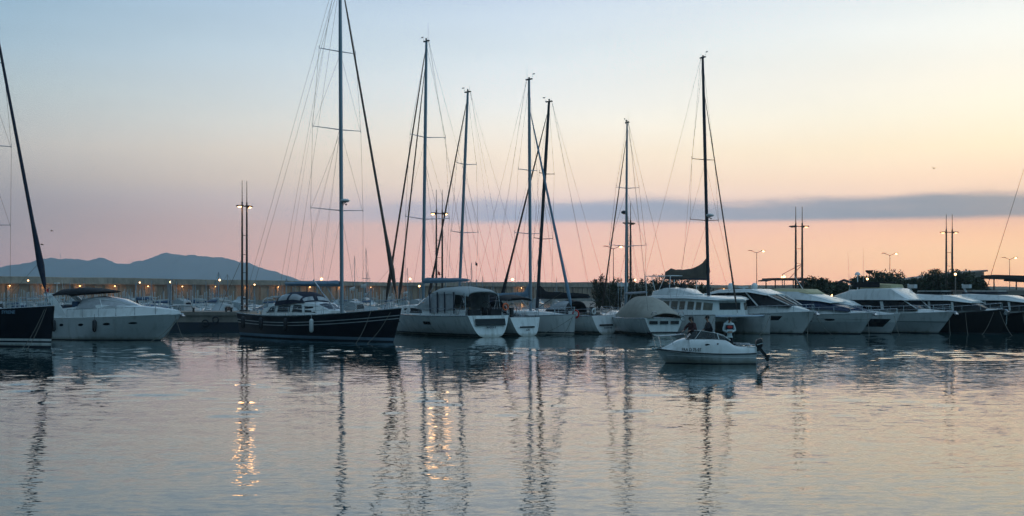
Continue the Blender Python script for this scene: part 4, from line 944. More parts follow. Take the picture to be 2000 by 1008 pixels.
text_obj('LOU', .22, 'canvas_navy', r, (-.09, .3, .45), (R(90), 0, R(-90)))
fender(r, 1.0, -1.95, 1.6, .6, .12); railing(r, H, .1, 13.2, .6, 1.8, 2)
rig(r, H, 8.7, 2.0, 21.2, [(8.9, 1.6), (14.9, 1.15)], tilt=1.2, r=.115, fore=((13.2, 1.9), 20.2), fr=.07, boom=5.0, cover=True, covm='canvas_black', covh=.5, boomz=1.1, bumpcover=1.1, frm='lamp_pole', ant=.6)
flag(r, (8.0, -1.4, 6.0), .3, .25, 'canvas_navy', .4)

# F bow out
bx_, by_ = WX(1121, 104.4), 104.4; hx, hy = .68, -.73; LF = 12.6
r = empty('sailing_yacht', (bx_ - hx * LF, by_ - hy * LF, 0), head(hx, hy), 'white sloop lying bow out, upright stem and thick slate blue furled jib', 'sailing yacht')
H = Hull(LF + .15, 3.5, 1.5, 1.55, 1.78, .15, .2, .85, tm=.35, p=2.0, wl=.8, wlb=.3)
mkhull(r, H, ['gel_white', 'navy', 'antifoul'], rows=SAILROWS, mats=[2, 0, 1, 0, 0, 0])
st = [(3.5, 1.2, 1.1, 1.4, 2.0), (8.2, 1.1, .9, 1.5, 2.0), (11, .6, .35, 1.6, 1.8)]; house(r, 'coachroof', st, 'gel_white'); windows(r, st, [(4.5, 8.8, 4.7, 8.5, .3, .8)])
railing(r, H, .3, LF, .62, 1.6, 2)
rig(r, H, LF - 5.35, 1.9, 22.4, [(8.8, 1.55), (14.4, 1.15)], tilt=.2, r=.12, fore=((LF - .2, 1.95), 19.5), fr=.10, boom=4.7, cover=True, covm='sail_blue', covh=.45, boomz=1.35, bumpcover=1.2, frm='sail_blue', clew=False, ant=1.6)
mooring(r, [((LF, -.2, 1.6), (LF + .8, -2.4, -.1)), ((LF, .2, 1.7), (LF - 1.5, -3.6, -.1))])
fender(r, 5, -1.8, 1.5, .7, .13)

# G
r, H = stern_out(1186, 107.0, 985, 115, 13.2, 3.9, 'white sloop with raked dark mast, black boom cover and red ring buoy', zs=1.6, zb=1.75)
st = [(4.2, 1.3, 1.15, 1.45, 1.95), (9, 1.1, .9, 1.5, 2.1), (11.5, .7, .35, 1.5, 1.75)]; house(r, 'coachroof', st, 'gel_white'); windows(r, st, [(5.2, 9.6, 5.4, 9.4, .3, .8)])
sh = [(3.3, 1.35, 1.7, 2.85), (4.2, 1.4, 1.8, 3.0), (5.4, 1.25, 1.9, 2.7), (6.2, 1.1, 1.95, 2.1)]; arch(r, 'sprayhood', sh, 'canvas_black', th=.05); arch_window(r, sh, .3, 2.2, 12, 62); arch_window(r, sh, .3, 2.2, 118, 168)
lb = lifebuoy(r, (1.9, 2.0, 1.75), .32, 'red', 'y'); lb['label'] = 'red ring buoy'
lb = lifebuoy(r, (.5, 1.25, 2.0), .22, 'fender_white'); lb.name = 'horseshoe_buoy'
one('swim_step', lambda b: b.box((.08, 0, .8), (.05, 1.9, .13)), 'glass_dark', r)
text_obj('TRAMONTANE', .17, 'canvas_navy', r, (-.1, .62, .5), (R(90), 0, R(-90)))
one('wheel_pedestal', lambda b: (b.box((1.7, 0, 1.9), (.3, .3, .9)), b.path([(1.55, .5 * math.cos(a), 2.2 + .5 * math.sin(a)) for a in [k * 6.283 / 16 for k in range(17)]], .025, 5)), 'black_plastic', r)
railing(r, H, .1, 12.7, .6, 1.8, 2)
rig(r, H, 8.05, 2.0, 20.9, [(8.5, 1.35), (14.4, 1.05)], tilt=1.45, r=.125, fore=((12.8, 1.9), 19.8), fr=.08, boom=5.9, cover=True, covm='canvas_black', covh=.62, boomz=1.15, bumpcover=.9, frm='canvas_black', mastm='alu_dark', ant=.4)
# H
r, H = stern_out(1297, 101.4, 1170, 116, 14.8, 3.7, 'white sailing yacht under a big sand grey cockpit tent, dinghy davits on its stern', zs=1.5, zb=1.75, rake=.1)
st = [(5.2, 1.3, 1.15, 1.4, 1.9), (10, 1.1, .9, 1.5, 2.0), (12.5, .7, .35, 1.5, 1.75)]; house(r, 'coachroof', st, 'gel_white')
tent = [(-.5, 1.35, 1.55, 1.95), (.6, 1.7, 1.5, 2.5), (2.0, 1.75, 1.5, 3.15), (3.6, 1.7, 1.5, 3.35), (5.6, 1.6, 1.5, 3.3), (7.2, 1.35, 1.6, 2.6), (7.9, 1.2, 1.7, 1.95)]
arch(r, 'cockpit_tent', tent, 'canvas_sand', th=.05, pw=1.7); arch_window(r, tent, 3.2, 4.6, 120, 160, 'canvas_grey', pw=1.7, name='tent_panel')
one('stern_window', lambda b: [b.box((-.045, y, 1.15), (.05, .72, .26)) for y in (-.95, 0, .95)], 'glass_dark', r)
one('rubbing_strake', lambda b: b.tube((-.05, -1.5, .32), (-.05, 1.5, .32), .07, n=8), 'rubber', r)
for sd in (1, -1): one('davit', lambda b: b.path([(.2, sd * 1.2, 1.5), (-.4, sd * 1.2, 2.0), (-1.1, sd * 1.2, 2.05), (-1.2, sd * 1.2, 1.8)], .035, 6), 'steel', r)
lb = lifebuoy(r, (.1, -1.7, 1.5), .2, 'canvas_grey'); railing(r, H, 8, 14.5, .6, 1.8, 2)
rig(r, H, 8.5, 2.0, 18.7, [(7.75, 1.75), (12.9, 1.1)], tilt=.35, r=.10, fore=((14.5, 1.9), 17.4), fr=.06, boom=4.6, cover=False, boomz=1.55, boomr=.11, mastm='alu', frm='lamp_pole', ant=1.3)
one('radar_dome', lambda b: (b.ball((8.8, 0, 10.8), (.3, .3, .16)), b.box((8.65, 0, 10.65), (.4, .2, .06))), 'alu_dark', r)
one('liferaft_canister', lambda b: b.box((9.2, 0, 4.35), (.9, .7, .35)), 'gel_white', r); one('raft_frame', lambda b: [b.tube((9.2 + a, c, 1.6), (9.2 + a, c, 4.2), .03, n=5) for a in (-.35, .35) for c in (-.3, .3)], 'steel', r)

# ---- catamaran
bLx, bLy = WX(1396, 103), 103; hx, hy = .47, -.883; LC = 13.0; cx_, cy_ = bLx + .883 * 2.95, bLy + .47 * 2.95
r = empty('catamaran', (cx_ - hx * LC, cy_ - hy * LC, 0), head(hx, hy), 'large white sailing catamaran with a row of square saloon windows and brown loose sail', 'catamaran')
for sd in (1, -1):
    H = Hull(LC + .1, 1.9, 1.55, 1.62, 1.75, .1, .4, .8, tm=.4, p=2.3, wl=.8, wlb=.6)
    mkhull(r, H, ['gel_white', 'navy', 'antifoul'], rows=SAILROWS, mats=[2, 0, 0, 0, 0, 0], yo=sd * 2.95)
one('bridge_deck', lambda b: b.box((5.0, 0, 1.35), (8.6, 5.0, .55)), 'gel_white', r)
st = [(2.0, 3.2, 3.05, 1.55, 2.95), (4, 3.3, 3.1, 1.55, 3.1), (9.0, 3.15, 2.9, 1.6, 3.1), (10.6, 2.5, 2.3, 1.62, 3.0), (11.15, 1.7, 1.5, 1.64, 2.9), (11.3, 1.3, 1.0, 1.64, 2.2)]; house(r, 'saloon', st, 'gel_white')
windows(r, st, [(a, a + w_, a, a + w_, .40, .92) for a, w_ in ((3.3, .9), (4.5, .9), (5.7, .9), (6.9, .9), (8.1, .75), (9.15, .6), (9.95, .5), (10.62, .45))], m='glass_amber')
one('front_window', lambda b: b.box((11.27, 0, 2.45), (.08, 2.2, .62)), 'glass_dark', r)
one('saloon_roof', lambda b: b.loft([ring(s) for s in [(1.0, 3.1, 3.0, 3.0, 3.2), (4, 3.35, 3.2, 3.1, 3.34), (9.2, 3.2, 3.0, 3.12, 3.34), (10.9, 2.4, 2.2, 3.02, 3.2), (11.6, 1.4, 1.2, 2.95, 3.08)]]), 'gel_white', r)
fb = [(1.6, 1.5, 1.4, 3.3, 3.75), (3.5, 1.6, 1.4, 3.3, 4.05), (5.2, 1.4, 1.1, 3.3, 3.9), (6.8, .9, .5, 3.3, 3.5)]; house(r, 'flybridge', fb, 'gel_white'); one('flybridge_seat', lambda b: (b.box((2.6, -.5, 4.1), (.6, 1.4, .5)), b.box((3.6, .6, 4.15), (.5, .5, .5))), 'canvas_black', r)
def f(b):
    c = [(.8, 1.6), (4.6, 1.5), (4.6, -1.5), (.8, -1.6)]
    for i in range(4): b.tube((c[i][0], c[i][1], 5.15), (c[(i + 1) % 4][0], c[(i + 1) % 4][1], 5.15), .045, n=6)
    for x, y in c: b.tube((x * .9 + .2, y, 3.3), (x, y, 5.15), .04, n=6)
    b.tube((2.7, 1.55, 5.15), (2.7, -1.55, 5.15), .035, n=6); b.tube((2.4, 1.5, 3.5), (1.6, 1.5, 5.15), .03, n=6); b.tube((2.6, -1.55, 3.5), (3.8, -1.5, 5.15), .03, n=6); b.tube((2.4, -1.55, 3.5), (1.6, -1.5, 5.15), .03, n=6)
one('flybridge_frame', f, 'gel_white', r)
H = Hull(LC, 7.5, 1.55, 1.62, 1.75, .1, .4, .95, wl=.95)
one('trampoline', lambda b: b.box((11.1, 0, 1.55), (3.2, 4.1, .05)), 'canvas_grey', r); one('crossbeam', lambda b: b.tube((12.4, -2.9, 1.6), (12.4, 2.9, 1.6), .11, n=8), 'alu', r)
mp_ = rig(r, H, LC - 4.75, 3.35, 24.5, [(10.0, 1.55), (15.4, 1.25)], tilt=.85, r=.13, fore=((12.3, 1.9), 21.2), fr=.055, boom=None, radar=10.3, mastm='alu_dark', frm='lamp_pole', clew=False, ant=.4)
# loose brown sail hanging on the boom
def f(b):
    x0 = LC - 4.9; n = 16; v0 = []; 
    top = [(0, 6.75), (.1, 6.35), (.25, 5.95), (.45, 5.72), (.7, 5.72), (.88, 5.85), (1, 5.6)]; bot = [(0, 4.7), (.15, 4.85), (.5, 4.9), (.8, 4.92), (1, 5.0)]
    def g(t, k):
        for (a, u), (c, v) in zip(t, t[1:]):
            if k <= c: return lerp(u, v, (k - a) / (c - a))
        return t[-1][1]
    rings = []
    for i in range(n + 1):
        k = i / n; x = x0 - 6.4 * k; zt, zb = g(top, k), g(bot, k); w = .24 * (1 - .6 * k); rr = []
        for j in range(14):
            a = 2 * math.pi * j / 14; rr.append((x, w * math.sin(a) * (1 + .3 * math.sin(k * 23 + j * 2)) + .05 * math.sin(k * 9), (zt + zb) / 2 + (zt - zb) / 2 * math.cos(a) + .03 * math.sin(k * 31 + j)))
        rings.append(rr)
    b.loft(rings)
one('sail', f, 'canvas_brown', r); one('boom', lambda b: b.tube((LC - 4.85, 0, 4.8), (LC - 11.4, 0, 4.95), .11, .09, 10), 'alu_dark', r)
for sd in (1, -1):
    b = MB(); pts = [(LC * k, sd * 3.7, 1.65) for k in (.08, .22, .36, .5, .64, .78, .92)]
    for p in pts: b.tube(p, (p[0], p[1], 2.3), .014, n=5)
    b.path([(p[0], p[1], 2.3) for p in pts], .012, 5); b.build('railing', 'steel', r)
fender(r, 11.2, -3.95, 1.6, .7, .13); fender(r, 6, -3.95, 1.6, .7, .13)
mooring(r, [((LC, -2.95, 1.6), (LC + 1.8, -5.5, -.1)), ((LC, 2.95, 1.6), (LC + 1.5, .4, -.1))])

# ---- motor yachts moored bow out on the right
def yacht(px, D, L, B, zs, zm, zb, label, over=1.6, hx=.62, hy=-.785, mats=('gel_white', 'gel_grey', 'antifoul'), cat='motor yacht', wlb=.12, stripe=True):
    loc, a = place_bow(px, D, L - over, hx, hy); r = empty('motor_yacht', loc, a, label, cat)
    H = Hull(L, B, zs, zm, zb, over, 0, .9, tm=.45, p=2.5, wl=.9, wlb=wlb, e=1.1)
    mkhull(r, H, list(mats), rows=[('a', -.35), ('a', .1), ('f', .3), ('f', .6), ('s', .3), ('s', .07), ('s', 0)], mats=[2, 1 if stripe else 0, 1 if stripe else 0, 0, 0, 0], rail='gel_white' if mats[0] != 'black_hull' else 'black_plastic')
    return r, H
# J hardtop coupe
r, H = yacht(1566, 106.5, 14.5, 4.1, 1.7, 1.75, 2.0, 'white hardtop coupe motor yacht with twin satellite domes, left of the motor yacht row', over=1.5, stripe=False)
st = [(1, 1.85, 1.7, 1.6, 2.3), (5, 1.85, 1.55, 1.65, 2.55), (10, 1.6, 1.3, 1.7, 2.7), (12.4, 1.0, .7, 1.85, 2.45), (13.9, .35, .18, 1.92, 2.08)]; house(r, 'superstructure', st, 'gel_white')
ht = [(3.6, 1.7, 1.45, 2.3, 3.5), (5.0, 1.72, 1.5, 2.3, 3.75), (8.7, 1.6, 1.35, 2.4, 3.78), (10.6, 1.45, 1.0, 2.5, 3.25), (12.4, 1.0, .5, 2.4, 2.55)]; house(r, 'windscreen', ht, 'glass_dark')
rf = [(2.8, 1.7, 1.5, 3.35, 3.5), (5.0, 1.74, 1.6, 3.6, 3.9), (8.4, 1.64, 1.45, 3.65, 3.94), (10.2, 1.4, 1.15, 3.38, 3.5)]; house(r, 'hardtop', rf, 'gel_white')
for sd in (1, -1):
    one('arch_side', lambda b: b.quad((2.8, sd * 1.76, 2.2), (4.6, sd * 1.78, 2.2), (3.9, sd * 1.62, 3.55), (2.6, sd * 1.62, 3.4), .1), 'gel_white', r)
    one('window_pillar', lambda b: b.tube(side_pt(ht, 9.4, 0, sd), side_pt(ht, 7.9, 1, sd), .07, n=6), 'gel_white', r)
    one('window_pillar', lambda b: b.tube((10.2, sd * 1.25, 3.42), (12.3, sd * .85, 2.55), .05, n=6), 'gel_white', r)
one('window_pillar', lambda b: b.tube((10.2, 0, 3.5), (12.4, 0, 2.62), .05, n=6), 'gel_white', r)
one('wiper', lambda b: (b.tube((11.8, -.5, 2.85), (11, -.9, 3.15), .02, n=5), b.tube((11.8, .3, 2.85), (11, .1, 3.25), .02, n=5)), 'black_plastic', r)
for x in (4.9, 7.7): one('satellite_dome', lambda b: (b.ball((x, 0, 4.15), (.3, .3, .36), n=12), b.tube((x, 0, 3.75), (x, 0, 4.05), .2, n=10)), 'gel_white', r)
one('radar_scanner', lambda b: (b.box((6.3, 0, 4.12), (.25, 1.3, .12)), b.box((6.3, 0, 4.0), (.35, .35, .2))), 'gel_grey', r)
hull_patch(r, H, 9.4, 11.8, 1.2, 1.58, slant=.25); railing(r, H, 6, 14.2, .62, 1.3, 1)
one('anchor', lambda b: (b.tube((13.6, 0, 2.1), (14.75, 0, 1.95), .06, n=6), b.box((14.6, 0, 1.8), (.35, .4, .12), ry=.7)), 'steel', r)
mooring(r, [((14, -.3, 1.9), (15.6, -2.6, -.1)), ((14, .3, 1.9), (16, .5, -.1))])
# K
r, H = yacht(1680, 106.5, 15, 4.0, 1.65, 1.65, 1.9, 'white motor yacht with a blue-black wraparound windscreen and a cream cover on its roof', over=1.4)
st = [(1, 1.85, 1.7, 1.55, 2.3), (6, 1.85, 1.65, 1.6, 2.4), (11, 1.5, 1.2, 1.7, 2.2), (14.2, .4, .2, 1.82, 1.95)]; house(r, 'superstructure', st, 'gel_white')
ws = [(4.2, 1.75, 1.65, 2.2, 3.1), (7.2, 1.75, 1.6, 2.2, 3.12), (10.4, 1.6, 1.3, 2.2, 2.85), (13.0, 1.0, .5, 2.0, 2.2)]; house(r, 'windscreen', ws, 'glass_blue')
rf = [(3.6, 1.75, 1.6, 2.95, 3.35), (5.5, 1.8, 1.5, 3.0, 3.75), (8, 1.7, 1.4, 3.0, 3.7), (10.4, 1.45, 1.15, 2.86, 3.15), (11.4, 1.2, .9, 2.7, 2.8)]; house(r, 'roof', rf, 'gel_white')
one('roof_cover', lambda b: b.loft([ring(s) for s in [(3.9, 1.45, 1.3, 3.35, 3.65, .1), (5.2, 1.5, 1.3, 3.65, 3.98, .1), (8.3, 1.35, 1.1, 3.62, 3.92, .1), (9.0, 1.2, .9, 3.5, 3.62, .1)]]), 'canvas_cream', r)
hull_patch(r, H, 9.2, 10.1, .98, 1.2, rnd=True, name='porthole'); hull_patch(r, H, 11.2, 12.2, 1.15, 1.35, rnd=True, name='porthole'); railing(r, H, 6.5, 14.6, .6, 1.3, 1)
one('antenna', lambda b: b.tube((7.0, .8, 3.7), (5.8, .8, 5.2), .035, .02, 6), 'gel_white', r); one('foredeck_sunpad', lambda b: b.box((12.0, 0, 2.12), (1.5, 1.3, .16), ry=.12), 'canvas_black', r); one('rubbing_line', lambda b: [b.path([(H.pt(t_, 1.36)[0], sd * (H.pt(t_, 1.36)[1] + .01), 1.36) for t_ in [i / 16 for i in range(17)]], .025, 5) for sd in (1, -1)], 'gel_grey', r); fender(r, 9.6, -2.0, 1.75, .5, .1)
one('anchor', lambda b: (b.tube((14.2, 0, 2.0), (15.2, 0, 1.9), .06, n=6), b.box((15.1, 0, 1.75), (.3, .4, .12), ry=.7)), 'steel', r); mooring(r, [((14.6, -.3, 1.8), (16.4, -2.6, -.1))])
# L
r, H = yacht(1740, 107.2, 12.0, 2.5, 1.5, 1.5, 1.75, 'low white cruiser with a big black hull window between two taller yachts', over=.9, wlb=.25)
st = [(1, 1.2, 1.05, 1.45, 2.0), (6, 1.2, 1.0, 1.45, 2.1), (9, .85, .6, 1.5, 2.0), (11.3, .3, .15, 1.65, 1.8)]; house(r, 'superstructure', st, 'gel_white')
ws = [(3.2, 1.1, 1.0, 2.0, 2.8), (5.8, 1.1, .95, 2.0, 2.85), (8.8, .7, .35, 1.9, 2.05)]; house(r, 'windscreen', ws, 'glass_blue')
rf = [(2.2, 1.15, 1.0, 2.7, 2.95), (4.8, 1.15, .95, 2.75, 3.2), (6.8, .95, .7, 2.65, 2.85), (7.6, .75, .5, 2.45, 2.5)]; house(r, 'roof', rf, 'gel_white')
hull_patch(r, H, 7.6, 11.0, .62, 1.32, slant=.45); railing(r, H, 5, 11.7, .5, 1.2, 1); mooring(r, [((11.6, -.2, 1.6), (13.4, -2, -.1))])
# M flybridge
r, H = yacht(1831, 108, 14.5, 4.0, 1.7, 1.7, 1.95, 'white flybridge motor yacht with raked dark windows and cream cushions on top', over=1.6)
st = [(1, 1.85, 1.75, 1.6, 2.1), (7, 1.85, 1.6, 1.62, 2.12), (11, 1.3, .95, 1.75, 2.2), (13.8, .35, .18, 1.88, 2.02)]; house(r, 'superstructure', st, 'gel_white')
ws = [(3.6, 1.65, 1.6, 2.05, 2.95), (8.6, 1.65, 1.55, 2.08, 2.95), (10.3, 1.5, 1.3, 2.1, 2.95), (11.5, 1.25, .95, 2.05, 2.2)]; house(r, 'windscreen', ws, 'glass_dark')
for sd in (1, -1):
    for x in (3.8, 5.2, 8.3): one('window_pillar', lambda b: b.quad(side_pt(ws, x, 0, sd, .03), side_pt(ws, x + .3, 0, sd, .03), side_pt(ws, x + .1, 1, sd, .03), side_pt(ws, x - .2, 1, sd, .03), .05), 'gel_white', r)
    one('window_pillar', lambda b: b.tube((10.3, sd * 1.35, 2.98), (11.5, sd * 1.05, 2.2), .05, n=6), 'gel_white', r)
fly = [(3.2, 1.75, 1.7, 2.92, 3.35), (4.8, 1.85, 1.7, 2.95, 3.8), (6.2, 1.85, 1.65, 2.95, 3.98), (9.1, 1.75, 1.45, 2.95, 3.98), (10.4, 1.55, 1.3, 2.95, 3.2), (10.8, 1.4, 1.2, 2.93, 3.02)]; house(r, 'flybridge', fly, 'gel_white')
one('sun_cushion', lambda b: b.loft([ring(s) for s in [(5.6, 1.1, 1.0, 3.9, 4.32, .12), (7.0, 1.1, 1.0, 4.0, 4.42, .12), (8.8, 1.0, .9, 4.0, 4.36, .12)]]), 'canvas_cream', r)
one('flybridge_rail', lambda b: b.path([(5, 1.25, 4.55), (7.8, 1.2, 4.55), (8.6, 0, 4.5), (7.8, -1.2, 4.55), (5, -1.25, 4.55)], .05, 6), 'canvas_black', r)
one('flybridge_windscreen', lambda b: b.quad((5, -1.25, 4.1), (7.8, -1.2, 4.1), (7.8, -1.2, 4.5), (5, -1.25, 4.5), .03), 'canvas_black', r)
one('folded_bimini', lambda b: (b.path([(3.2, 1.3, 4.5), (3.0, 0, 4.8), (3.2, -1.3, 4.5)], .12, 8), b.tube((4.0, 1.3, 3.6), (3.2, 1.3, 4.5), .025, n=5), b.tube((4.0, -1.3, 3.6), (3.2, -1.3, 4.5), .025, n=5)), 'canvas_black', r)
one('satellite_dome', lambda b: (b.ball((4.4, .2, 5.25), (.28, .28, .3), half=True), b.tube((4.4, .2, 3.7), (4.4, .2, 5.25), .05, n=6)), 'gel_white', r)
one('antenna', lambda b: (b.tube((4.4, 1.1, 3.8), (4.4, 1.1, 7.8), .018, .008, 5), b.box((4.4, 0, 3.85), (.1, 2.2, .1)), b.tube((4.4, -1.0, 3.8), (4.2, -1.0, 7.4), .018, .008, 5)), 'gel_grey', r)
hull_patch(r, H, 9.6, 10.3, 1.15, 1.38); flag(r, (.3, 0, 1.8), .7, .45, 'red', 1.4); fender(r, 5.0, -2.05, 1.6, .7, .15); fender(r, 8.2, -2.0, 1.6, .7, .15); one('knuckle_line', lambda b: [b.path([(H.pt(t_, 1.05)[0], sd * (H.pt(t_, 1.05)[1] + .01), 1.05) for t_ in [i / 16 for i in range(17)]], .02, 5) for sd in (1, -1)], 'canvas_navy', r); railing(r, H, 7, 14.2, .65, 1.2, 2)
one('anchor', lambda b: (b.tube((13.8, 0, 2.05), (14.8, 0, 1.95), .06, n=6), b.box((14.7, 0, 1.8), (.3, .4, .12), ry=.7)), 'steel', r); mooring(r, [((14.2, -.3, 1.9), (15.8, -2.6, -.1))])
# dish on a pole
r = empty('radar_dish', (WX(1698, 150), 150, 1.67), 0, 'dark bowl-shaped dish on a pole against the sky above the flat-topped tree', 'dish')
z = WZ(528, 150) - 1.67; one('dish', lambda b: b.loft([[(q * math.cos(a), q * math.sin(a), zz) for a in [k * 6.283 / 14 for k in range(14)]] for q, zz in ((.12, z - .45), (.3, z - .35), (.48, z - .1), (.5, z))]), 'roof_dark', r); one('pole', lambda b: b.tube((0, 0, 0), (0, 0, z - .4), .06, n=8), 'lamp_pole', r)
# N, O dark hulls
for k, (px, D, lab) in enumerate([(1957, 107, 'black-hulled motor yacht with white superstructure and dark side glass, right of the flybridge yacht'), (2070, 107, 'black-hulled motor yacht cut off by the right edge')]):
    r, H = yacht(px, D, 14.5, 3.9, 1.55, 1.6, 2.15, lab, over=.25, mats=('black_hull', 'black_hull', 'antifoul'), hx=.66, hy=-.75, wlb=.35)
    st = [(1, 1.75, 1.65, 1.5, 1.95), (6, 1.75, 1.55, 1.55, 2.15), (11, 1.3, .95, 1.75, 2.2), (13.9, .35, .2, 2.05, 2.2)]; house(r, 'superstructure', st, 'gel_white')
    ws = [(4.0, 1.6, 1.5, 1.95, 2.95), (10.0, 1.5, 1.35, 2.0, 2.95), (12.2, 1.1, .9, 2.1, 2.6), (13, .7, .5, 2.1, 2.25)]; house(r, 'windscreen', ws, 'glass_dark')
    [one('window_pillar', lambda b: b.quad(side_pt(ws, x, 0, sd, .03), side_pt(ws, x + .15, 0, sd, .03), side_pt(ws, x, 1, sd, .03), side_pt(ws, x - .2, 1, sd, .03), .05), 'gel_white', r) for sd in (1, -1) for x in (8.2, 10.4)]
    rf = [(3, 1.75, 1.6, 2.9, 3.25), (6.5, 1.75, 1.55, 2.92, 3.5), (10, 1.55, 1.25, 2.92, 3.35), (12, 1.15, .9, 2.7, 2.85)]; house(r, 'roof', rf, 'gel_white')
    one('roof_hatch', lambda b: b.box((7.4, 0, 3.58), (3.4, 1.9, .14)), 'glass_dark' if k == 0 else 'canvas_navy', r); one('hatch_lid', lambda b: b.box((7.8, 0, 3.76), (2.4, 1.6, .06)), 'gel_white', r)
    railing(r, H, 4, 14.2, .6, 1.3, 1); one('anchor', lambda b: (b.tube((13.8, 0, 2.2), (14.8, 0, 2.1), .07, n=6), b.box((14.7, 0, 1.85), (.3, .45, .35), ry=.4), b.tube((14.7, 0, 1.8), (14.62, 0, .8), .05, n=6)), 'steel', r)
    mooring(r, [((14.2, -.3, 2.0), (17, -3.5, -.1)), ((13.8, -.6, 1.9), (14.4, -4.0, -.1)), ((11.5, -1.2, 1.9), (13.6, -4.6, -.1))])
    one('searchlight', lambda b: (b.tube((5.6, .3, 3.3), (5.0, .3, 4.4), .09, n=6), b.box((5.45, .3, 4.2), (.7, .5, .35))), 'gel_grey', r)
# sailing yacht beyond the right edge
r = empty('sailing_yacht', (WX(2075, 122), 122, 0), R(178), 'sailing yacht at the right edge, only a spreader and thin stays in view', 'sailing yacht')
H = Hull(12, 3.6, 1.4, 1.4, 1.6, .8, .3, .8); mkhull(r, H, ['gel_white', 'navy', 'antifoul'], rows=SAILROWS, mats=[2, 0, 1, 0, 0, 0])
rig(r, H, 2.6, 1.8, 20, [(11.8, 1.9)], tilt=.1, r=.11, fore=((7.6, 2.0), 19), fr=.02, clew=False)
r.rotation_euler.z = R(160)
# ================================================================== the small boat under way and its crew
mg = bpy.data.materials.new('glass_clear'); mg.use_nodes = True; t = mg.node_tree; b_ = t.nodes['Principled BSDF']; b_.inputs['Base Color'].default_value = (.03, .045, .05, 1); b_.inputs['Roughness'].default_value = .05
tr_ = nd(t, 'ShaderNodeBsdfTransparent'); mx_ = nd(t, 'ShaderNodeMixShader'); mx_.inputs[0].default_value = .55; t.links.new(tr_.outputs[0], mx_.inputs[1]); t.links.new(b_.outputs[0], mx_.inputs[2]); t.links.new(mx_.outputs[0], t.nodes['Material Output'].inputs['Surface']); M['glass_clear'] = mg
SB = Vector((WX(1472, 62.9), 62.9, 0)); SA = R(178)
r = empty('motorboat', SB, SA, 'small white cabin motorboat under way with a registration on its side and three people aboard', 'motorboat')
H = Hull(4.98, 2.1, .53, .52, .72, .48, 0, .84, tm=.38, p=2.5, wl=.86, wlb=.15, e=1.15)
mkhull(r, H, ['gel_white', 'gel_grey', 'antifoul'], rows=[('a', -.2), ('a', .035), ('f', .35), ('f', .65), ('f', .85), ('s', 0)], mats=[2, 1, 1, 1, 1], rail='rubber', deckmat='gel_grey')  # dark rail colour paints in the shadow line under the rub rail
topz = [(0, .86), (.9, .86), (1.15, .95), (1.5, 1.2), (2.2, 1.24), (3.2, 1.24), (3.5, 1.22)]
def tz_(x):
    for (a, u), (c, v) in zip(topz, topz[1:]):
        if x <= c: return lerp(u, v, (x - a) / (c - a))
    return topz[-1][1]
for sd in (1, -1):
    b = MB(); rr = []
    for i in range(25):
        x = 3.35 * i / 24 + .0; t_, zh, y = H.at(x); q = H.pt(t_, zh); y = q[1]; zt = tz_(x); k = (zt - zh) * .22
        rr.append([(x, sd * (y - .01), zh - .04), (x, sd * (y - .02 - k * .35), lerp(zh, zt, .6)), (x, sd * (y - .05 - k), zt - .03), (x, sd * (y - .09 - k), zt), (x, sd * (y - .17 - k), zt), (x, sd * (y - .18), zh - .04)])
    b.loft(rr); b.build('cockpit_side', 'gel_white', r)
st = [(3.1, .86, .68, .55, 1.24), (3.6, .80, .56, .56, 1.23), (3.95, .68, .40, .58, 1.12), (4.35, .46, .20, .62, .90), (4.72, .18, .07, .68, .76)]; house(r, 'cabin', st, 'gel_white')
one('hull_seam', lambda b: b.path([(H.pt(t_, .30 + .12 * t_)[0], H.pt(t_, .30 + .12 * t_)[1] + .006, .30 + .12 * t_) for t_ in [i / 14 for i in range(14)]], .014, 5), 'gel_white', r)
one('stern_bench', lambda b: (b.box((.25, 0, .68), (.45, 1.6, .4)), b.box((.02, .55, .70), (.06, .7, .32)), b.box((.02, -.55, .70), (.06, .7, .32))), 'gel_white', r)
WB = [(3.55, .0), (3.5, .55), (3.1, .72), (1.85, .80)]; WT = [(3.12, .0), (3.05, .42), (2.75, .56), (1.95, .66)]
zb_ = [1.24, 1.23, 1.23, 1.23]; zt_ = [1.70, 1.69, 1.68, 1.54]
def f(b):
    vs = []
    for sd in (1, -1):
        for i in range(3):
            b.quad((WB[i][0], sd * WB[i][1], zb_[i]), (WB[i + 1][0], sd * WB[i + 1][1], zb_[i + 1]), (WT[i + 1][0], sd * WT[i + 1][1], zt_[i + 1]), (WT[i][0], sd * WT[i][1], zt_[i]), .012)
        b.quad((1.85, sd * .80, 1.23), (1.32, sd * .84, 1.20), (1.42, sd * .82, 1.28), (1.95, sd * .66, 1.54), .012)
one('windscreen', f, 'glass_clear', r)
def f(b):
    for sd in (1, -1):
        b.path([(x, sd * y, z) for (x, y), z in zip(WT, zt_)], .014, 6); b.tube((1.87, sd * .81, 1.22), (1.95, sd * .67, 1.55), .024, n=6); b.path([(1.95, sd * .66, 1.54), (1.65, sd * .75, 1.44), (1.30, sd * .85, 1.20)], .024, 6)
        b.tube((3.1, sd * .72, 1.22), (2.75, sd * .56, 1.68), .014, n=6)
one('windscreen_frame', f, 'gel_white', r)
one('dashboard', lambda b: (b.box((3.0, 0, 1.1), (.35, 1.1, .35)), b.path([(2.75, -.35 + .17 * math.cos(a), 1.25 + .17 * math.sin(a)) for a in [k * 6.283 / 14 for k in range(15)]], .015, 5)), 'black_plastic', r)
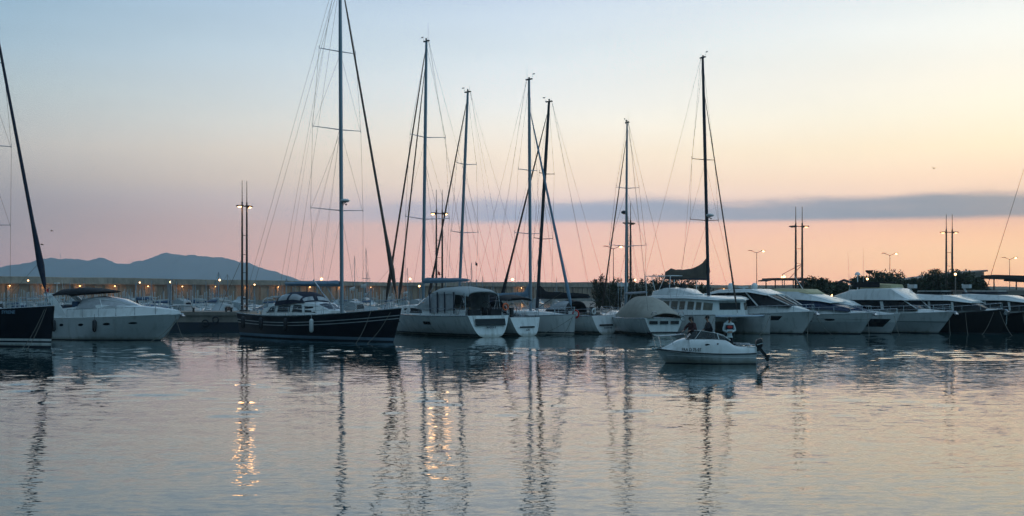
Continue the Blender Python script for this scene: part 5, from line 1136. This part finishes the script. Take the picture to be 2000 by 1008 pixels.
def f(b):
    y1 = .30
    pts = [(3.5, .5, 1.5), (4.2, .42, 1.42), (4.85, .25, 1.38), (5.15, .0, 1.38), (4.85, -.25, 1.38), (4.2, -.42, 1.42), (3.5, -.5, 1.5)]
    b.path(pts, .014, 6)
    for p, q in (((4.2, .42, 1.42), (4.15, .40, .95)), ((4.85, .25, 1.38), (4.7, .12, .75)), ((5.15, 0, 1.38), (4.98, 0, .74)), ((4.85, -.25, 1.38), (4.7, -.12, .75)), ((4.2, -.42, 1.42), (4.15, -.40, .95)), ((3.5, .5, 1.5), (3.4, .5, 1.24)), ((3.5, -.5, 1.5), (3.4, -.5, 1.24))): b.tube(p, q, .012, n=5)
one('bow_rail', f, 'steel', r)
one('anchor_roller', lambda b: (b.box((5.02, 0, .75), (.34, .14, .07)), b.tube((5.14, -.08, .74), (5.14, .08, .74), .04, n=8)), 'steel', r)
hp = one('porthole', lambda b: b.loft([[(2.47 + a * math.cos(g), .93 + e_, .97 + c * math.sin(g)) for g in [k * 6.283 / 16 for k in range(16)]] for a, c, e_ in ((.13, .055, -.03), (.13, .055, .02), (.12, .045, .03))]), 'glass_dark', r)
one('vent', lambda b: b.ball((1.95, .95, 1.02), (.05, .03, .04)), 'black_plastic', r); one('side_scoop', lambda b: b.box((1.95, .955, .92), (.3, .03, .03)), 'gel_grey', r)
one('cleat', lambda b: (b.box((4.45, .12, .95), (.2, .03, .03)), b.box((.4, .9, .9), (.2, .03, .03))), 'steel', r)
text_obj('FRA D 75 07', .225, 'black_plastic', r, (3.76, .890, .655), (R(86), 0, R(170.5)), th=.012, sx=.82)
one('stern_rail', lambda b: [b.path([(1.1, sd * .86, .88), (1.0, sd * .85, 1.0), (.1, sd * .8, .98), (.02, sd * .8, .86)], .014, 6) for sd in (1, -1)], 'steel', r)
om = empty('outboard_motor', (SB.x + .10, SB.y, .74), SA, 'black outboard motor tilted up behind the small white motorboat', 'outboard motor'); om.rotation_euler = (0, .27, SA)
# tilted: the leg swings aft and down
def f(b):
    b.loft([[(x - .18 + z * -.25, y, z) for x, y in ((-.17 * k, -.14 * k), (.17 * k, -.14 * k), (.2 * k, 0), (.17 * k, .14 * k), (-.17 * k, .14 * k), (-.2 * k, 0))] for z, k in ((-.02, .75), (.06, 1), (.25, 1.05), (.38, .95), (.45, .6))])
one('cowl', f, 'black_plastic', om)
one('cowl_stripe', lambda b: b.box((-.25, 0, .19), (.33, .30, .04)), 'steel', om)
one('leg', lambda b: (b.loft([[(x0 + x, y, z0) for x, y in ((-.07, -.04), (.09, -.03), (.09, .03), (-.07, .04))] for x0, z0 in ((-.2, 0), (-.3, -.25), (-.45, -.58))]), b.box((-.40, 0, -.42), (.30, .18, .02), ry=-.4), b.loft([[(x0 + .055 * k * math.cos(a) * .7, .055 * k * math.sin(a), z0 + .055 * k * math.cos(a)) for a in [q * 6.283 / 10 for q in range(10)]] for x0, z0, k in ((-.33, -.66, .5), (-.4, -.62, 1), (-.54, -.55, 1), (-.6, -.52, .5))]), b.box((-.43, 0, -.70), (.14, .02, .16), ry=-.4)), 'black_plastic', om)
one('propeller', lambda b: [b.quad((-.62, 0, -.51), (-.62, .12 * math.cos(a) - .04 * math.sin(a), -.51 + .12 * math.sin(a) + .04 * math.cos(a)), (-.64, .15 * math.cos(a), -.51 + .15 * math.sin(a)), (-.62, .12 * math.cos(a) + .04 * math.sin(a), -.51 + .12 * math.sin(a) - .04 * math.cos(a)), .01) for a in (0, 2.09, 4.19)], 'steel', om)
one('bracket', lambda b: (b.box((-.08, 0, .0), (.14, .22, .3)), b.tube((.1, 0, .22), (.5, .05, .3), .02, n=6)), 'black_plastic', om)

def skin_mesh(name, nodes, edges, m, parent, root=0, sub=2):
    me = bpy.data.meshes.new(name); keys = list(nodes); ix = {k: i for i, k in enumerate(keys)}
    me.from_pydata([nodes[k][0] for k in keys], [(ix[a], ix[c]) for a, c in edges], []); o = bpy.data.objects.new('tmp', me); C.objects.link(o)
    md = o.modifiers.new('s', 'SKIN'); md.use_smooth_shade = True
    sv = me.skin_vertices[0].data
    for k in keys: sv[ix[k]].radius = nodes[k][1] if isinstance(nodes[k][1], tuple) else (nodes[k][1],) * 2; sv[ix[k]].use_root = (ix[k] == root)
    s2 = o.modifiers.new('u', 'SUBSURF'); s2.levels = s2.render_levels = sub
    dg = bpy.context.evaluated_depsgraph_get(); dg.update(); nm = bpy.data.meshes.new_from_object(o.evaluated_get(dg)); bpy.data.objects.remove(o)
    nm.materials.clear(); nm.materials.append(M[m]); nm.shade_smooth(); o = bpy.data.objects.new(name, nm); C.objects.link(o); o.parent = parent; return o
def person(loc, rz, label, top, trous, arms, legs=None, bow=0.0, lean=0.0, print_=False, hood=False, scale=1):
    """faces local +x. arms: {sd: (elbow, wrist, hand direction)}"""
    r = empty('person', loc, rz, label, 'person'); r.scale = (scale,) * 3
    L = lambda x, y, z: (x + lean * (z - .9), y, z)
    N = {'pel': (L(0, 0, .95), (.125, .16)), 'bel': (L(.01, 0, 1.10), (.105, .145)), 'che': (L(0, 0, 1.32), (.115, .17)), 'nek': (L(.0, 0, 1.49), .055), 'nk2': (L(.02 + bow * .05, 0, 1.55), .05),
         'jaw': (L(.045 + bow * .12, 0, 1.60 - bow * .02), (.065, .06)), 'hd': (L(.035 + bow * .17, 0, 1.68 - bow * .05), (.088, .078)), 'cr': (L(.02 + bow * .15, 0, 1.755 - bow * .06), (.06, .055))}
    E = [('pel', 'bel'), ('bel', 'che'), ('che', 'nek'), ('nek', 'nk2'), ('nk2', 'jaw'), ('jaw', 'hd'), ('hd', 'cr')]
    for sd in (1, -1):
        s = 'L' if sd > 0 else 'R'; el, wr, hd_ = arms[sd]; el, wr = Vector(el), Vector(wr); h = Vector(hd_).normalized()
        N[s + 'sh'] = (L(0, sd * .185, 1.42), .062); N[s + 'el'] = (tuple(el), .042); N[s + 'wr'] = (tuple(wr), .028); pm = wr + h * .055; N[s + 'pm'] = (tuple(pm), (.02, .038))
        E += [('che', s + 'sh'), (s + 'sh', s + 'el'), (s + 'el', s + 'wr'), (s + 'wr', s + 'pm')]
        side = h.cross(Vector((0, 0, 1))); side = side.normalized() if side.length > .1 else Vector((0, 1, 0)); dn = side.cross(h).normalized()
        for k, (o_, ln) in enumerate(((-.03, .072), (-.01, .082), (.01, .076), (.03, .06))):
            a = pm + side * o_ + h * .035; c = a + h * ln * .55 - dn * .01; d = c + h * ln * .35 - dn * .03
            for q, (p, rr) in enumerate(((a, .011), (c, .0095), (d, .008))): N[f'{s}f{k}{q}'] = (tuple(p), rr)
            E += [(s + 'pm', f'{s}f{k}0'), (f'{s}f{k}0', f'{s}f{k}1'), (f'{s}f{k}1', f'{s}f{k}2')]
        a = wr + h * .03 - side * .035 * sd; c = a + h * .04 - side * .02 * sd - dn * .01; N[s + 't0'] = (tuple(a), .012); N[s + 't1'] = (tuple(c), .009); E += [(s + 'wr', s + 't0'), (s + 't0', s + 't1')]
        hp, kn, an, to = (legs or {}).get(sd, ((0, sd * .1, .88), (.04, sd * .12, .49), (0, sd * .13, .09), (.16, sd * .15, .04)))
        N[s + 'hp'] = (hp, .085); N[s + 'kn'] = (kn, .055); N[s + 'an'] = (an, .038); N[s + 'to'] = (to, (.03, .045)); E += [('pel', s + 'hp'), (s + 'hp', s + 'kn'), (s + 'kn', s + 'an'), (s + 'an', s + 'to')]
    skin_mesh('body', N, E, 'skin', r)
    hc = Vector(N['hd'][0])
    one('face', lambda b: (b.ball(hc + Vector((.10, 0, -.015)), (.022, .014, .024), n=8, m=6), b.box(hc + Vector((.082, 0, -.06)), (.012, .045, .010)), [b.ball(hc + Vector((.0, sd * .082, -.005)), (.02, .012, .03), n=8, m=6) for sd in (1, -1)]), 'skin', r)
    one('eyes', lambda b: [b.ball(hc + Vector((.082, sd * .032, .012)), .010, n=8, m=6) for sd in (1, -1)], 'hair', r)
    one('hair', lambda b: b.ball(hc + Vector((-.028, 0, .035)), (.108, .094, .095), n=14, m=10), 'hair', r)
    J = {k: (N[k][0], v) for k, v in (('pel', (.15, .185)), ('bel', (.145, .185)), ('che', (.14, .19)), ('nek', .075))}
    J['hem'] = (L(0, 0, .86), (.14, .18)); EJ = [('hem', 'pel'), ('pel', 'bel'), ('bel', 'che'), ('che', 'nek')]
    for s in 'LR': J[s + 'sh'] = (N[s + 'sh'][0], .082); J[s + 'el'] = (N[s + 'el'][0], .066); J[s + 'wr'] = (tuple(Vector(N[s + 'wr'][0]).lerp(Vector(N[s + 'el'][0]), .06)), .042); EJ += [('che', s + 'sh'), (s + 'sh', s + 'el'), (s + 'el', s + 'wr')]
    jk = skin_mesh('hoodie' if hood else 'jacket', J, EJ, top, r)
    T = {'pel': (N['pel'][0], (.14, .17))}; ET = []
    for s in 'LR': T[s + 'hp'] = (N[s + 'hp'][0], .105); T[s + 'kn'] = (N[s + 'kn'][0], .075); T[s + 'an'] = (tuple(Vector(N[s + 'an'][0]) + Vector((0, 0, .03))), .058); ET += [('pel', s + 'hp'), (s + 'hp', s + 'kn'), (s + 'kn', s + 'an')]
    skin_mesh('trousers', T, ET, trous, r)
    if hood: one('hood', lambda b: b.ball(L(-.07, 0, 1.5), (.10, .13, .09), n=12, m=8), top, jk)
    if print_:
        cx = .152 + lean * .35; one('chest_print', lambda b: b.box((cx, 0, 1.27), (.05, .36, .21), ry=lean), 'canvas_navy', jk)
        one('print_oval', lambda b: b.loft([[(cx + e_ + lean * (.085 * math.sin(g)), .135 * k * math.cos(g), 1.28 + .072 * k * math.sin(g)) for g in [q * 6.283 / 18 for q in range(18)]] for e_, k in ((0, 1), (.032, 1), (.036, .9))]), 'red', jk)
    return r
def in_boat(x, y, z=.50):
    c, s_ = math.cos(SA), math.sin(SA); return (SB.x + x * c - y * s_, SB.y + x * s_ + y * c, z)
person(in_boat(3.08 - .0, -.10), SA + R(35), 'person in a dark maroon jacket leaning forward behind the windscreen, nearest the bow', 'cloth_maroon', 'cloth_dark', {1: ((.20, .33, 1.20), (.38, .22, 1.10), (1, -.2, -.2)), -1: ((.22, -.33, 1.20), (.40, -.2, 1.10), (1, .2, -.2))}, lean=.12, bow=.3, scale=1.06)
person(in_boat(2.25, -.15), SA + R(10), 'person in dark clothes with back half turned, standing in the middle of the three', 'cloth_dark', 'cloth_dark', {1: ((.16, .34, 1.18), (.36, .28, 1.10), (1, -.1, -.1)), -1: ((.1, -.30, 1.14), (.30, -.2, 1.05), (1, .1, -.1))}, lean=.08, bow=.1, scale=1.08)
person(in_boat(1.28, .15), SA + R(95), 'person in a pale hoodie with red chest print, head bowed, at the stern', 'cloth_pale', 'cloth_dark', {1: ((.04, .29, 1.12), (.22, .07, 1.04), (.5, -1, 0)), -1: ((.04, -.29, 1.12), (.22, -.08, 1.03), (.5, 1, 0))}, lean=.05, bow=.8, print_=True, hood=True, scale=1.06)
if HAZE: haze_box()
